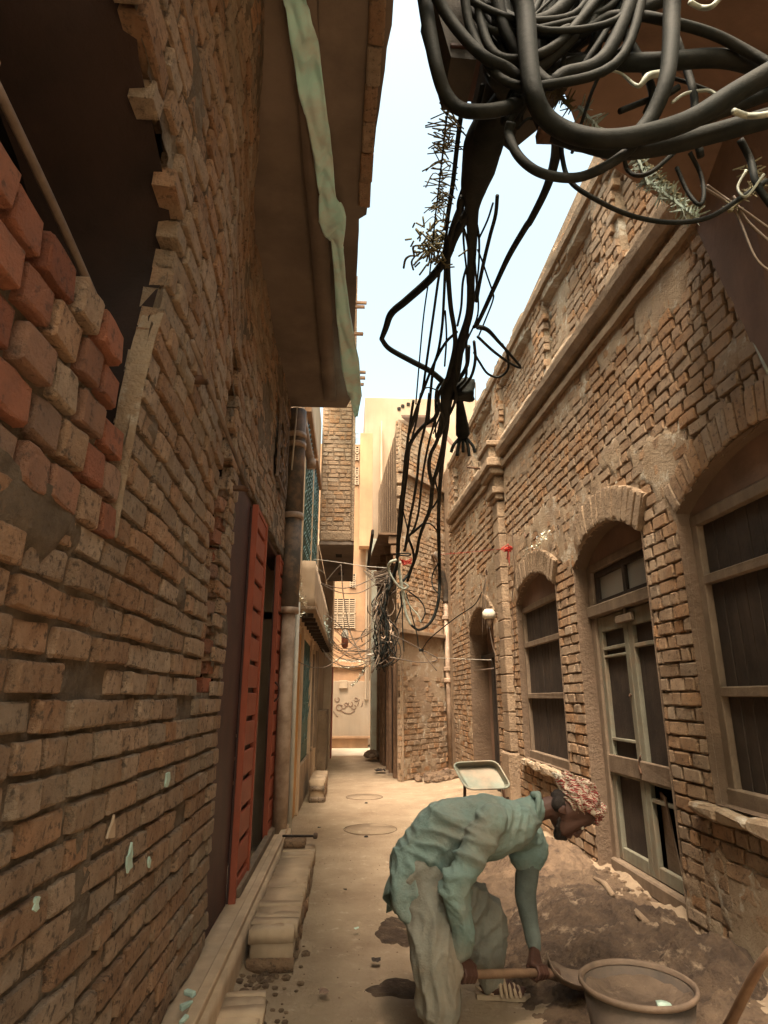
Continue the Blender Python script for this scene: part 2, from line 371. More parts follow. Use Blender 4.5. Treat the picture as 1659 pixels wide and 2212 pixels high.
def wall_bricks(fnp, s0, s1, z0, z1, course, Ls, seed, cuts=(), joint=.014, tw=.012, dj=.006, skip=None, dp=.07, zslope=None, off=None, vj=.028):
    """fnp(s, z, d) -> point. returns matrices"""
    r = random.Random(seed); out = []; z = z0; row = 0
    while z+course <= z1+.001:
        zm = z+course/2; iv = [(s0, s1)]
        for c in cuts:
            q = c(zm)
            if not q: continue
            nv = []
            for a, b in iv:
                if q[1] <= a or q[0] >= b: nv.append((a, b)); continue
                if q[0] > a: nv.append((a, q[0]))
                if q[1] < b: nv.append((q[1], b))
            iv = nv
        for a, b in iv:
            s = a; first = True
            while s < b-.03:
                ln = r.choice(Ls)*r.uniform(.93, 1.06)
                if first and row % 2: ln *= .5
                first = False
                if s+ln > b-.05: ln = b-s
                sm = s+ln/2; h = course-joint
                if not (skip and skip(sm, zm, r)):
                    d = r.uniform(-dj, dj)+(off(sm, zm) if off else 0)
                    zz = zm+(zslope(sm, zm) if zslope else 0)
                    p = fnp(sm, zz, d); e = .02
                    S = fnp(sm+e, zz+(zslope(sm+e, zm)-zslope(sm, zm) if zslope else 0), d)-p; U = fnp(sm, zz+e, d)-p
                    nn = S.cross(U)
                    if nn.dot(fnp(sm, zz, d+.1)-p) < 0: nn = -nn
                    nn.normalize(); nn += Vector((r.uniform(-.05, .05), r.uniform(-.05, .05), r.uniform(-.04, .04)))
                    M = bmat(p, nn, S.cross(nn) if S.cross(nn).z > 0 else -S.cross(nn), (ln-vj)*r.uniform(.95, 1), dp, h*r.uniform(.93, 1.03), r.uniform(-tw, tw))
                    out.append(M)
                s += ln
        z += course; row += 1
    return out
def voussoirs(fnp, A, seed, joint=.012, dp=.08, d=.004):
    r = random.Random(seed); n = max(5, int(2*A.am*A.Rr/.085)); out = []
    for k in range(n):
        an = -A.am+(k+.5)/n*2*A.am; rad = A.Rr+A.t/2
        s = A.c+rad*math.sin(an); z = A.zc+rad*math.cos(an); p = fnp(s, z, d+r.uniform(-.004, .004))
        q = fnp(A.c+(rad+.1)*math.sin(an), A.zc+(rad+.1)*math.cos(an), d)-fnp(s, z, d)
        nn = fnp(s, z, d+.1)-fnp(s, z, d)
        out.append(bmat(p, nn, q, 2*A.am*A.Rr/n-joint+.006, dp, A.t-.01, r.uniform(-.03, .03)))
    return out
def backing(name, fnp, s0, s1, z0, z1, step, depth, cuts, m, root, lines_s=(), lines_z=(), zslope=None, off=None):
    def lines(a, b, extra):
        L = [a+(b-a)*i/max(1, round((b-a)/step)) for i in range(max(1, round((b-a)/step))+1)]
        for e in extra:
            if a < e < b:
                L = [x for x in L if abs(x-e) > step*.35 or x in (a, b)]+[e-.002, e+.002]
        return sorted(L)
    S = lines(s0, s1, lines_s); Z = lines(z0, z1, lines_z)
    V = []; Fc = []
    for z in Z:
        for s in S:
            d = depth(s, z)+(off(s, z) if off else 0)
            V.append(fnp(s, z+(zslope(s, z) if zslope else 0), d))
    ns = len(S)
    for j in range(len(Z)-1):
        zm = (Z[j]+Z[j+1])/2
        hs = [h for h in (c(zm) for c in cuts) if h]
        for i in range(ns-1):
            sm = (S[i]+S[i+1])/2
            if any(a < sm < b for a, b in hs): continue
            Fc.append((j*ns+i, j*ns+i+1, (j+1)*ns+i+1, (j+1)*ns+i))
    return mesh(name, V, Fc, m, root, True)
def reveal(name, fnp, A, D, m, root, proud=.004, bottom=True):
    P = [(A.a, A.zb), (A.a, A.zs)]
    for k in range(1, 12):
        an = -A.am+k/12*2*A.am; P.append((A.c+A.Rr*math.sin(an), A.zc+A.Rr*math.cos(an)))
    P += [(A.b, A.zs), (A.b, A.zb)]
    if bottom: P.append((A.a, A.zb))
    V = []; Fc = []
    ds = [proud, -D*.33, -D*.66, -D]
    for s, z in P:
        for d in ds: V.append(fnp(s, z, d))
    n = 4
    for i in range(len(P)-1):
        for k in range(n-1): Fc.append((i*n+k, i*n+k+1, (i+1)*n+k+1, (i+1)*n+k))
    return mesh(name, V, Fc, m, root)
def arch_panel(name, fnp, A, z0, d, m, root):
    """filling of the arch above z0"""
    pts = []
    for k in range(0, 13):
        an = -A.am+k/12*2*A.am; pts.append((A.c+A.Rr*math.sin(an), A.zc+A.Rr*math.cos(an)))
    V = [fnp(A.a, z0, d)]+[fnp(s, z, d) for s, z in pts]+[fnp(A.b, z0, d)]
    return mesh(name, V, [tuple(range(len(V)))], m, root)
# ================================================================== GROUND
def gz(x, y):
    """ground height: flat lane, spoil and mortar heaped along the right wall"""
    z = .012*fn(x, y, 0, 1.3)+.006*fn(x, y, 3, 5)
    e = sstep(1.05, 2.1, x)*sstep(2.2, 3.6, y)*(1-sstep(7.2, 9.0, y))
    z += e*(.16+.06*fn(x, y, 1, 2.2)+.035*fn(x, y, 5, 7)+.02*fn(x, y, 7, 17))
    e2 = sstep(1.25, 2.2, x)*sstep(9, 10.5, y)*(1-sstep(14.5, 15, y))
    z += e2*(.10+.05*fn(x, y, 2, 4))
    z += .10*(1-sstep(-.78, -.5, x))*sstep(1, 2, y)*(1-sstep(7.2, 8, y))
    return z
def heightfield(name, x0, x1, y0, y1, st, zf, m, keep=None):
    nx = int((x1-x0)/st)+1; ny = int((y1-y0)/st)+1
    V = [(x0+(x1-x0)*i/(nx-1), y0+(y1-y0)*j/(ny-1)) for j in range(ny) for i in range(nx)]
    V = [(x, y, zf(x, y)) for x, y in V]
    Fc = [(j*nx+i, j*nx+i+1, (j+1)*nx+i+1, (j+1)*nx+i) for j in range(ny-1) for i in range(nx-1) if keep is None or keep((V[j*nx+i][0]+V[j*nx+i+1][0])/2, (V[j*nx+i][1]+V[(j+1)*nx+i][1])/2)]
    return mesh(name, V, Fc, m, None, True)
g = heightfield('ground', -1.3, 2.6, -3, 18.9, .045, gz, MT['ground']); tag(g, kind='structure')
g = heightfield('outer_ground', -60, 60, -60, 90, 3, lambda x, y: -.06, MT['ground']); tag(g, kind='structure')
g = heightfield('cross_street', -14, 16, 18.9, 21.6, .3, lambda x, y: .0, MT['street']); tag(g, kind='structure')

# ================================================================== RIGHT BRICK HOUSE
W = 2.25
RW = empty('brick_house', (W, 7, 0), 'long old brick house with arched windows along the right side of the lane', 'house')
fR = lambda s, z, d: Vector((W-d, s, z))
WIN3 = Arch(2.25, 4.06, .97, 2.82, .24, .24); DOOR = Arch(4.60, 6.14, .12, 2.84, .25, .22)
WIN1 = Arch(6.74, 8.42, .86, 2.80, .25, .22); NICHE = Arch(9.85, 11.9, .02, 2.72, .36, .2)
WIN0 = Arch(-1.2, .7, .97, 2.82, .24, .24)
AR = [WIN3, DOOR, WIN1, NICHE, WIN0]
holes = [a.hole for a in AR]; rings = [a.ring for a in AR]
def slope_r(s, z): return .055*(s-5)*sstep(3.4, 5, z)
ZC, ZT = 4.80, 6.52
PAN = [(-1.5, .3), (.7, 2.4), (2.8, 4.4), (4.85, 6.5), (6.95, 8.8), (9.2, 10.9), (11.3, 13.1)]
def off_r(s, z):
    if z > ZC+.42 and z < ZT-.42:
        for a, b in PAN:
            if a < s < b: return -.09
    return 0
def mask_r(s, z):
    n = fn(s, z, 0, 1.4)*.9+fn(s, z, 4, 4)*.5+fn(s, z, 9, 11)*.25
    m = -.50
    m += .85*sstep(2.75, 3.0, z)*(1-sstep(3.55, 3.9, z))*sstep(2.5, 5.5, s)         # plastered band over the arches
    m += .62*sstep(4.1, 4.5, z)-.32*sstep(5.2, 5.5, z)                                                        # under the cornice and parapet
    m += .22*(1-sstep(.9, 1.35, z))                                                     # splashed base
    m += .15*sstep(8.4, 9.2, s)*(1-sstep(10, 11, s))+.1*sstep(6.6, 8, s)
    m += .35*(1-sstep(3.9, 4.2, s))*(1-sstep(3.0, 3.3, z))
    return sstep(-.18, .22, n+m)
def dep_r(s, z):
    return -.034+.0355*mask_r(s, z)+.004*fn(s, z, 1, 25)
def top_r(s, z):  # ragged parapet top
    return z > ZT-.12 and fn(s, 0, 3, 2.3) > .05
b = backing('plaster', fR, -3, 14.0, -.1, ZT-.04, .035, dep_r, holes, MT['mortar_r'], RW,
            [a.a for a in AR]+[a.b for a in AR]+[x for p in PAN for x in p], [a.zb for a in AR]+[ZC+.42, ZT-.42], slope_r, off_r)
br = wall_bricks(fR, -2.6, 14.0, 0, ZT, .096, [.24, .24, .12, .25, .13], 11, rings, .013, .014, .005, lambda s, z, r: top_r(s, z), .07, slope_r, off_r)
for i, a in enumerate((WIN3, DOOR, WIN1, NICHE)): br += voussoirs(fR, a, 40+i, .012, .09, .012 if i == 0 else .0)
place_bricks(RW, br, MT['brick_r'], 300)
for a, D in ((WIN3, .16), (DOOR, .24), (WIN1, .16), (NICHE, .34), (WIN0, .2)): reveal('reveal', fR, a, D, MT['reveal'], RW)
# solid core and return walls behind the face
boxes('wall_core', [((W+.34, -3, -.1), (W+.5, 14, 7.3)), ((W-.0, -3.1, 0), (W+4, -3, 6)), ((W+.4, 14.6, 0), (W+4, 14.8, 6.6)), ((W+.004, 14.0, -.1), (W+.4, 15.4, 6.9))], MT['plaster'], RW, 0)
boxes('parapet_top', [((W+.01, s, ZT+slope_r(s, 6)-.22), (W+.28, s+.36, ZT+slope_r(s, 6)-.10+.13*fn(s, 0, 3, 2.3)+.05*fn(s, 0, 3, 9))) for s in [x*.37-3 for x in range(46)]], MT['mortar_r'], RW, .02, .02)
# plastered hood bands over door and middle window
def hood(A, a0, a1, t, proud, name='hood_moulding'):
    V = []; Fc = []; n = 14
    for k in range(n+1):
        an = a0+(a1-a0)*k/n
        j = .006*fn(k, A.c, 0, 1.7)
        for rad, d in ((A.Rr+.0, -.03), (A.Rr+.0, proud+j), (A.Rr+t*.93, proud+j), (A.Rr+t+j, proud*.5), (A.Rr+t, -.03)):
            V.append(fR(A.c+rad*math.sin(an), A.zc+rad*math.cos(an), d))
    for k in range(n):
        for i in range(4): Fc.append((k*5+i, k*5+i+1, (k+1)*5+i+1, (k+1)*5+i))
    Fc += [(0, 1, 2, 3, 4), tuple(n*5+i for i in range(5))]
    mesh(name, V, Fc, MT['plaster'], RW)
hood(DOOR, -DOOR.am*1.0, DOOR.am*.62, .30, .030); hood(WIN1, -WIN1.am, WIN1.am*.7, .28, .028); hood(NICHE, -NICHE.am, NICHE.am*.8, .24, .025)
hb = []
for A, a0, a1, t in ((DOOR, -DOOR.am, DOOR.am*.62, .30), (WIN1, -WIN1.am, WIN1.am*.7, .28), (NICHE, -NICHE.am, NICHE.am*.8, .24)):
    n = int((a1-a0)*A.Rr/.09)
    for k in range(n):
        an = a0+(k+.5)/n*(a1-a0); rad = A.Rr+t*.5; p = fR(A.c+rad*math.sin(an), A.zc+rad*math.cos(an), .046+R.uniform(-.006, .004)); q = fR(A.c+(rad+.1)*math.sin(an), A.zc+(rad+.1)*math.cos(an), .046)-p; q.x = 0
        hb.append(bmat(p, (-1, R.uniform(-.04, .04), 0), q, (a1-a0)*A.Rr/n-.002, .06, t*R.uniform(.93, .99), R.uniform(-.03, .03)))
place_bricks(RW, hb, MT['plaster'], 300, 'hood_brick')
# cornice: three stepped courses that run with the slope of the roofline
def cornice(name, z0, prof, s0, s1, m, n=90):
    V = []; Fc = []; k = len(prof)
    for i in range(n+1):
        s = s0+(s1-s0)*i/n
        for d, z in prof:
            V.append(fR(s, z0+z+slope_r(s, 5)+.006*fn(s, z, 1, 3), d+.008*fn(s, z*9, 3, 6) if d > 0 else d))
    for i in range(n):
        for j in range(k-1): Fc.append((i*k+j, i*k+j+1, (i+1)*k+j+1, (i+1)*k+j))
    mesh(name, V, Fc, m, RW)
cornice('cornice', ZC-.12, [(-.04, 0), (.05, 0), (.055, .07), (.02, .075)], -3, 13.6, MT['plaster'])
cornice('cornice', ZC+.06, [(-.04, 0), (.07, 0), (.115, .06), (.125, .13), (.10, .16), (-.04, .20)], -3, 13.6, MT['plaster'])
cornice('coping', ZT-.30, [(-.04, 0), (.04, .0), (.05, .08), (-.04, .11)], -3, 13.6, MT['plaster'])
# pilaster with a moulded capital
boxes('pilaster', [((W-.10, 8.78, .9+i*.25), (W+.02, 9.12, .9+i*.25+.243)) for i in range(14)], MT['plaster'], RW, .012, .006)
boxes('pilaster_base', [((W-.14, 8.72, 0), (W+.02, 9.18, .88))], MT['plaster'], RW, .02)
boxes('capital', [((W-.13, 8.74, 4.42), (W, 9.16, 4.50)), ((W-.18, 8.70, 4.505), (W, 9.20, 4.60)), ((W-.14, 8.74, 4.605), (W, 9.16, 4.78)),
                  ((W-.22, 8.64, 4.785), (W, 9.26, 4.88)), ((W-.27, 8.58, 4.885), (W, 9.32, 5.02)), ((W-.22, 8.66, 5.025), (W, 9.24, 5.22)), ((W-.26, 8.60, 5.225), (W, 9.30, 5.30))], MT['plaster'], RW, .012, .006)
# --- windows of the right house
def window(A, label, cat_parent, head, bars, D=.12, fw=.07):
    r = bpy.data.objects.new('window', None); COL.objects.link(r); r.parent = RW; r.matrix_parent_inverse = parent_inv(RW)
    r.location = (W+D, A.c, A.zb); r['label'] = label
    arch_panel('tympanum', fR, A, head+.01, -D+.03, MT['beam_brown'], r)
    x0, x1 = W+D-.04, W+D+.03
    boxes('frame', [((x0, A.a, A.zb), (x1, A.a+fw, head)), ((x0, A.b-fw, A.zb), (x1, A.b, head)), ((x0-.004, A.a, head-fw), (x1+.004, A.b, head+.003)),
                    ((x0-.012, A.a+.002, A.zb-.01), (x1, A.b-.002, A.zb+.09))], MT['wood_grey'], r, .006, .003)
    boxes('rail', [((x0-.008, A.a+fw, z), (x1-.02, A.b-fw, z+.062)) for z in bars], MT['wood_grey'], r, .006, .003)
    n = int((A.b-A.a-2*fw)/.115); zz = [A.zb+.09]+sorted(bars)+[head-fw]
    bd = (A.b-A.a-2*fw)/n
    for k in range(n):
        y = A.a+fw+k*bd
        box('board', (x1-.03+R.uniform(0, .008), y+.003, A.zb+.06), (x1-.005+.012, y+bd-.003, head-.03), MT['wood_dark'], r, .004, .002)
    return r
window(WIN3, 'big boarded window nearest the viewer, cut by the right edge', 0, 2.79, [1.60, 2.31], .13, .075)
window(WIN1, 'smaller boarded window between the door and the pilaster', 0, 2.74, [1.58, 2.22], .11, .065)
boxes('sill', [((W-.06, A.a-.05+i*.3, A.zb-.10), (W+.12, A.a-.05+i*.3+.292, A.zb-.012)) for A in (WIN3, WIN1) for i in range(6 if A is WIN1 else 7)], MT['mortar_r'], RW, .02, .02)
# --- door
dr = bpy.data.objects.new('double_door', None); COL.objects.link(dr); dr.parent = RW; dr.matrix_parent_inverse = parent_inv(RW); dr.location = (W+.2, 5.4, .2)
dr['label'] = 'tall weathered double door with a fanlight, paint faded to grey green'
a0, a1 = DOOR.a, DOOR.b; xd = W+.18
arch_panel('tympanum', fR, DOOR, 2.84, -.14, MT['beam_brown'], dr)
boxes('door_frame', [((xd-.05, a0, .2), (xd+.05, a0+.09, 2.86)), ((xd-.05, a1-.11, .2), (xd+.05, a1, 2.86)), ((xd-.05, a0+.09, 2.78), (xd+.05, a1-.11, 2.86))], MT['wood_grey'], dr, .008, .004)
boxes('threshold', [((xd-.09, a0+.05, .12), (xd+.05, a1-.05, .235))], MT['wood_grey'], dr, .012)
boxes('transom', [((xd-.085, a0+.01, 2.34), (xd+.04, a1-.01, 2.45))], MT['wood_grey'], dr, .012, .004)
boxes('fanlight_frame', [((xd-.02, a0+.092, 2.452), (xd+.03, a0+.16, 2.778)), ((xd-.02, 5.33, 2.452), (xd+.03, 5.39, 2.778)), ((xd-.02, a1-.18, 2.452), (xd+.03, a1-.112, 2.778)),
                         ((xd-.018, a0+.09, 2.452), (xd+.028, a1-.11, 2.50)), ((xd-.018, a0+.09, 2.72), (xd+.028, a1-.11, 2.775))], MT['wood_dark'], dr, .004)
for y0, y1 in ((a0+.16, 5.33), (5.39, a1-.18)): box('pane', (xd+.012, y0, 2.5), (xd+.018, y1, 2.72), MT['glass'], dr, 0)
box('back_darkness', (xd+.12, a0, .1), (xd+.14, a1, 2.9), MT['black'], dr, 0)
def leaf(y0, y1, near):
    lf = bpy.data.objects.new('door_leaf', None); COL.objects.link(lf); lf.parent = dr; lf.matrix_parent_inverse = parent_inv(dr); lf.location = (xd, (y0+y1)/2, .24)
    x0, x1 = xd-.03, xd+.015; st = .085
    boxes('stile', [((x0, y0, .24), (x1, y0+st, 2.33)), ((x0, y1-st, .24), (x1, y1, 2.33))], MT['wood_paint'], lf, .006, .003)
    rails = [(.24, .34), (.93, 1.06), (1.22, 1.245), (2.19, 2.33)] + ([(2.02, 2.05), (1.95, 1.975)] if not near else [(2.0, 2.035)])
    if near: rails[2] = (.80, .83)
    boxes('rail', [((x0+.002, y0+st, a), (x1-.002, y1-st, b)) for a, b in rails], MT['wood_paint'], lf, .005, .003)
    boxes('lock_plate', [((x0-.028, y0+.01, .95), (x0-.002, y1-.01 if near else y1-.02, 1.10))], MT['wood_grey'], lf, .006, .006)
    box('upper_board', (x1-.006, y0+st, 1.06), (x1+.012, y1-st, 2.19), MT['wood_dark'], lf, 0)
    if near:
        V = [];  n = 10
        for i in range(n+1):
            t = i/n
            for q in (0, 1):
                V.append((x1+.01-.10*t*t+.012*q, y0+st+.02+.25*(1-(t-.35)**2), .28+.60*t)); V.append((x1+.03+.012*q, y1-st, .28+.60*t))
        Fc = [(i*4, i*4+1, i*4+5, i*4+4) for i in range(n)]+[(i*4+2, i*4+3, i*4+7, i*4+6) for i in range(n)]+[(i*4, i*4+2, i*4+6, i*4+4) for i in range(n)]
        mesh('warped_board', V, Fc, MT['wood_grey'], lf)
    else: box('lower_board', (x1-.004, y0+st, .32), (x1+.012, y1-st, .94), MT['wood_dark'], lf, 0)
leaf(5.375, a1-.112, False); leaf(a0+.092, 5.365, True)
boxes('top_bolt', [((xd-.07, 5.2, 2.22), (xd-.032, 5.52, 2.29)), ((xd-.06, 5.33, 2.28), (xd-.035, 5.36, 2.36))], MT['wood_grey'], dr, .008)
tubes('chain', [([(xd-.05, 5.34, 1.14), (xd-.06, 5.37, 1.06), (xd-.055, 5.33, 1.0), (xd-.045, 5.36, 1.12)], .008), ([(xd-.04, 5.42, 1.62), (xd-.05, 5.43, 1.6)], .012)], MT['rust'], dr)
# --- niche with dark door
nd_ = bpy.data.objects.new('niche_door', None); COL.objects.link(nd_); nd_.parent = RW; nd_.matrix_parent_inverse = parent_inv(RW); nd_.location = (W+.3, 10.9, 0)
nd_['label'] = 'dark door set back in the rounded niche'
box('niche_back', (W+.33, 9.8, 0), (W+.337, 12, 3.2), MT['beam_brown'], nd_, 0)
boxes('frame', [((W+.20, 9.86, 0), (W+.33, 9.97, 2.25)), ((W+.20, 11.0, 0), (W+.33, 11.1, 2.25)), ((W+.20, 9.86, 2.25), (W+.33, 11.9, 2.33))], MT['wood_dark'], nd_, .006)
for i in range(7): box('board', (W+.24, 9.975+i*.146, 0), (W+.27, 9.975+i*.146+.142, 2.25), MT['wood_dark'], nd_, .004)
tube('hanging_rod', [(W-.02, 9.9, 2.02), (W+.02, 11.6, 2.05)], .012, MT['iron'], nd_, raw=True)

# ================================================================== LEFT BRICK WALL
LW = empty('brick_wall', (-.8, 2, 0), 'close rough brick wall on the left with a dark barred opening and patches of loose red brick', 'wall')
def xl(s, z): return -.8+.30*sstep(0, 1, (4.3-s)/2.1)*max(0, (z-1.6)/3.5)**1.25+.015*fn(s, z, 0, .8)
def fL(s, z, d): return Vector((xl(s, z)+d, s, z))
def onwall(u, v):
    x = -.8
    for _ in range(12):
        p = at(u, v, x=x); x = xl(p.y, p.z)
    return p.y, p.z
HE = sorted([onwall(*q)[::-1] for q in ((245, 1200), (262, 1080), (322, 760), (347, 680), (390, 530), (375, 400), (350, 250), (322, 120), (300, 0), (270, -120))])
print('HE', HE)
def hole_l(z):        # big dark opening, its bottom filled with a ragged heap of red brick
    if 2.12 < z < 5.2:
        if z <= HE[0][0]: return -.6, HE[0][1]
        for (z0, s0), (z1, s1) in zip(HE, HE[1:]):
            if z <= z1: return -.6, s0+(s1-s0)*(z-z0)/max(1e-6, z1-z0)
        return -.6, HE[-1][1]
    return None
def chase(z):         # broken upright slot beside the gate
    if 1.62 < z < 3.75: 
        k = int(z/.11) % 2
        return 3.50+.03*math.sin(z*7), 3.80+.10*k+.05*math.sin(z*5)
    return None
def gate_hole(z): return (4.17, 7.75) if z < 3.16 else None
def win_hole(z): return (6.0, 6.75) if 3.75 < z < 4.6 else None
def mask_l(s, z):
    n = fn(s, z, 0, 1.1)+fn(s, z, 4, 3.5)*.55+fn(s, z, 9, 12)*.3
    m = -.60+.5*(1-sstep(.35, .95, z))+.30*sstep(1.9, 2.2, z)*(1-sstep(2.4, 2.6, s))+.22*(1-sstep(1.3, 1.9, s))*(1-sstep(1.2, 1.5, z))
    m += .3*(1-sstep(.05, .16, abs(s-2.08-.1*z)))*(1-sstep(1.9, 2.1, z))+.25*sstep(3.4, 4.2, z)+.45*sstep(4.9, 5.4, s)
    m += .3*(1-sstep(.0, .12, abs(z-2.03)))
    return sstep(-.2, .25, n+m)
def dep_l(s, z): return -.021+.025*mask_l(s, z)+.006*fn(s, z, 1, 22)
HL = [hole_l, chase, gate_hole, win_hole]
def hole_b(z):
    h = hole_l(z); return (h[0], h[1]+.10*sstep(3.1, 3.3, z)) if h else None
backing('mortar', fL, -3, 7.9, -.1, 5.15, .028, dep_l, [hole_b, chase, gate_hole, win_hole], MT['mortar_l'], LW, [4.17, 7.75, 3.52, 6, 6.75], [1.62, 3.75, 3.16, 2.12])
bl = wall_bricks(fL, -.4, 7.9, .03, 5.15, .098, [.31, .17, .19, .28, .15, .24], 21, HL, .015, .018, .010, lambda s, z, r: r.random() < .012, .08, vj=.022)
place_bricks(LW, bl, MT['brick_l'], 300)
# red brick: toothed slot edge and the heap that blocks the opening
red = []
z = 1.62
k = 0
while z < 3.7:
    s = 3.80+.10*(k % 2)+.05*math.sin(z*5)
    if k < 12: red.append(bmat(fL(s-.02, z+.045, -.03), (1, -.25, 0), (0, 0, 1), .12, .1, .085, R.uniform(-.04, .04)))
    red.append(bmat(fL(3.6, z+.045, -.12), (1, 0, 0), (0, 0, 1), .22, .1, .09))
    z += .11; k += 1
top_of = lambda s: 2.62+.18*(2.0-s)*.2-.50*sstep(1.75, 2.05, s)+.06*math.sin(s*9)
z = 2.08
while z < 3.0:
    s = .3+(.06 if int(z*10) % 2 else 0)
    while s < 2.02+.06*(z-2.1):
        ln = R.choice([.14, .13, .17])
        if z < top_of(s+ln/2):
            red.append(bmat(fL(s+ln/2, z+.055, -.002+R.uniform(-.010, .010)), (1, R.uniform(-.06, .06), R.uniform(-.05, .05)), (0, 0, 1), ln*.9, .08, .112*R.uniform(.88, 1), R.uniform(-.06, .06)))
        s += ln+.010
    z += .126
n_red = [m for i, m in enumerate(red) if (i*7) % 10 < 2 and m.translation.y < 2.2]; red = [m for m in red if not any(m is q for q in n_red)]
place_bricks(LW, red, MT['brick_red'], 300, 'red_brick'); place_bricks(LW, n_red, MT['brick_l'], 300)
# dark room behind the opening, its plastered jamb and lintel
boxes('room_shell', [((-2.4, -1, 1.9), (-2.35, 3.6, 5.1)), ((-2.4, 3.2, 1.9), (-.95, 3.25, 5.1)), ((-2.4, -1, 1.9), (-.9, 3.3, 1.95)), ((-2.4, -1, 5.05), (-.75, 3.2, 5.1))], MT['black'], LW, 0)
V = []; Fc = []
for j in range(9):
    for i in range(27):
        q = -.6+i*.1; V.append(fL(min(q, 1.99), 2.04+(max(2.06, top_of(q)-.05)-2.04)*j/8, -.035+.012*fn(q, j*.1, 0, 9)))
Fc = [(j*27+i, j*27+i+1, (j+1)*27+i+1, (j+1)*27+i) for j in range(8) for i in range(26)]
mesh('brick_filling', V, Fc, MT['mortar_l'], LW, True)
V = []; Fc = []; zz = [2.1+i*.12 for i in range(27)]; zj = onwall(347, 680)[1]
for z in zz:
    b = hole_l(min(z+.03, 5.19))[1]
    for d in (.006, -.02, -.045, -.07): V.append(fL(b+.012*fn(z, d, 0, 9), z, d))
for i in range(len(zz)-1):
    for k in range(3): Fc.append((i*4+k, i*4+k+1, i*4+5+k, i*4+4+k))
mesh('jamb', V, [f for f in Fc if V[f[0]].z < zj], MT['mortar_r'], LW, True)
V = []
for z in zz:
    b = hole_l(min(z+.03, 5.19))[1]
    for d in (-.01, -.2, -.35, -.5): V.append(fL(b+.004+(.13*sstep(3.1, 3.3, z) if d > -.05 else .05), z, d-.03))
mesh('inner_jamb', V, Fc, MT['opening_shade'], LW, True)

# toothing backs
boxes('slot_back', [((-.96, 3.4, 1.55), (-.93, 3.9, 3.85)), ((-.96, 5.95, 3.7), (-.93, 6.8, 4.7))], MT['black'], LW, 0)
boxes('gate_lintel', [((-.98, 4.1, 3.165), (-.80, 7.8, 3.23))], MT['mortar_l'], LW, .01)
boxes('wall_core', [((-1.1, -3, -.1), (-.98, 4.17, 2.0)), ((-1.1, 3.3, 2.0), (-.98, 4.17, 5.1)), ((-1.1, 4.1, 3.24), (-.98, 7.9, 5.1))], MT['mortar_l'], LW, 0)
# pole and netting in the opening
pl = at(-20, 160, x=-.9); pr = at(225, 690, x=-.86)
pole = tube('pole', [pl, pl.lerp(pr, .5)+Vector((0, 0, .01)), pr], .014, MT['iron']); tag(pole, 'thin wooden pole slanting across the dark opening above the red bricks', 'pole')
net = []
A_, B_ = at(-40, 250, x=-.93), at(190, 690, x=-.9)
for i in range(22):
    t = i/21; p = A_.lerp(B_, t); net.append(([p, p+Vector((0, -.05-.1*(1-t), -.34))], .0022))
for i in range(9):
    t = i/8; net.append(([A_+Vector((0, -.15*t, -.34*t)), B_+Vector((0, -.05*t, -.34*t))], .0022))
nn_ = tubes('wire_netting', net, MT['wire'], None, 4, 1); tag(nn_, 'fine wire netting stretched under the slanting pole in the dark opening', 'netting')
# rail bar on brackets
p0, p1 = at(415, 738, x=-.66), at(541, 1070, x=-.70)
br_ = empty('metal_rail', tuple(p0), 'long metal bar held off the left brick wall on two short brackets', 'bar')
tube('bar', [p0, p1], .012, MT['iron'], br_, raw=True)
for t in (.16, .92):
    q = p0.lerp(p1, t); boxes('bracket', [((-.80, q.y-.02, q.z-.02), (q.x+.01, q.y+.02, q.z+.01))], MT['rust'], br_, .003)
# scrollwork grille
gr = empty('window_grille', (-.76, 6.3, 3.7), 'rusty scrollwork iron grille over the small upper window beside the metal bar', 'grille')
boxes('grille_frame', [((-.77, 5.98, 3.73), (-.745, 6.0, 4.62)), ((-.77, 6.75, 3.73), (-.745, 6.77, 4.62)), ((-.77, 5.98, 4.6), (-.745, 6.77, 4.62)), ((-.77, 5.98, 3.73), (-.745, 6.77, 3.75))], MT['iron'], gr, 0)
for i in range(3):
    for j in range(3):
        c = Vector((-.755, 6.13+i*.25, 3.9+j*.28)); P = []
        for k in range(16):
            a = k/15*2*math.pi*1.25; rr_ = .12-.085*k/15; P.append(c+Vector((0, rr_*math.cos(a+i), rr_*math.sin(a+i))))
        tube('scroll', P, .008, MT['iron'], gr, 5, 2)

# ================================================================== RED GATE
GT = empty('sliding_gate', (-.85, 6, .1), 'red painted steel gate with slotted leaves standing half open in a dark frame', 'gate')
boxes('gate_frame', [((-1.0, 4.18, .1), (-.835, 4.96, 3.15)), ((-.92, 7.55, .1), (-.84, 7.7, 3.15)), ((-1.0, 4.2, 3.10), (-.84, 7.7, 3.16))], MT['dark_steel'], GT, .006)
def gate_leaf(y0, y1, x):
    lf = bpy.data.objects.new('gate_leaf', None); COL.objects.link(lf); lf.parent = GT; lf.matrix_parent_inverse = parent_inv(GT); lf.location = (x, (y0+y1)/2, .1)
    boxes('edge_bar', [((x-.02, y0, .1), (x+.028, y0+.035, 3.12)), ((x-.02, y1-.05, .1), (x+.028, y1, 3.12)), ((x-.02, y0+.035, 3.08), (x+.022, y1-.05, 3.12)), ((x-.02, y0+.035, .1), (x+.022, y1-.05, .16))], MT['red_gate'], lf, .004)
    z = .165
    while z < 2.95:
        box('slat', (x-.014, y0+.035, z), (x+.014, y1-.05, z+.175), MT['red_gate'], lf, .006, .001); z += .215
    box('slat', (x-.014, y0+.035, z), (x+.014, y1-.05, 3.08), MT['red_gate'], lf, .005)
    box('backing_sheet', (x-.035, y0+.01, .12), (x-.022, y1-.01, 3.10), MT['dark_steel'], lf, 0)
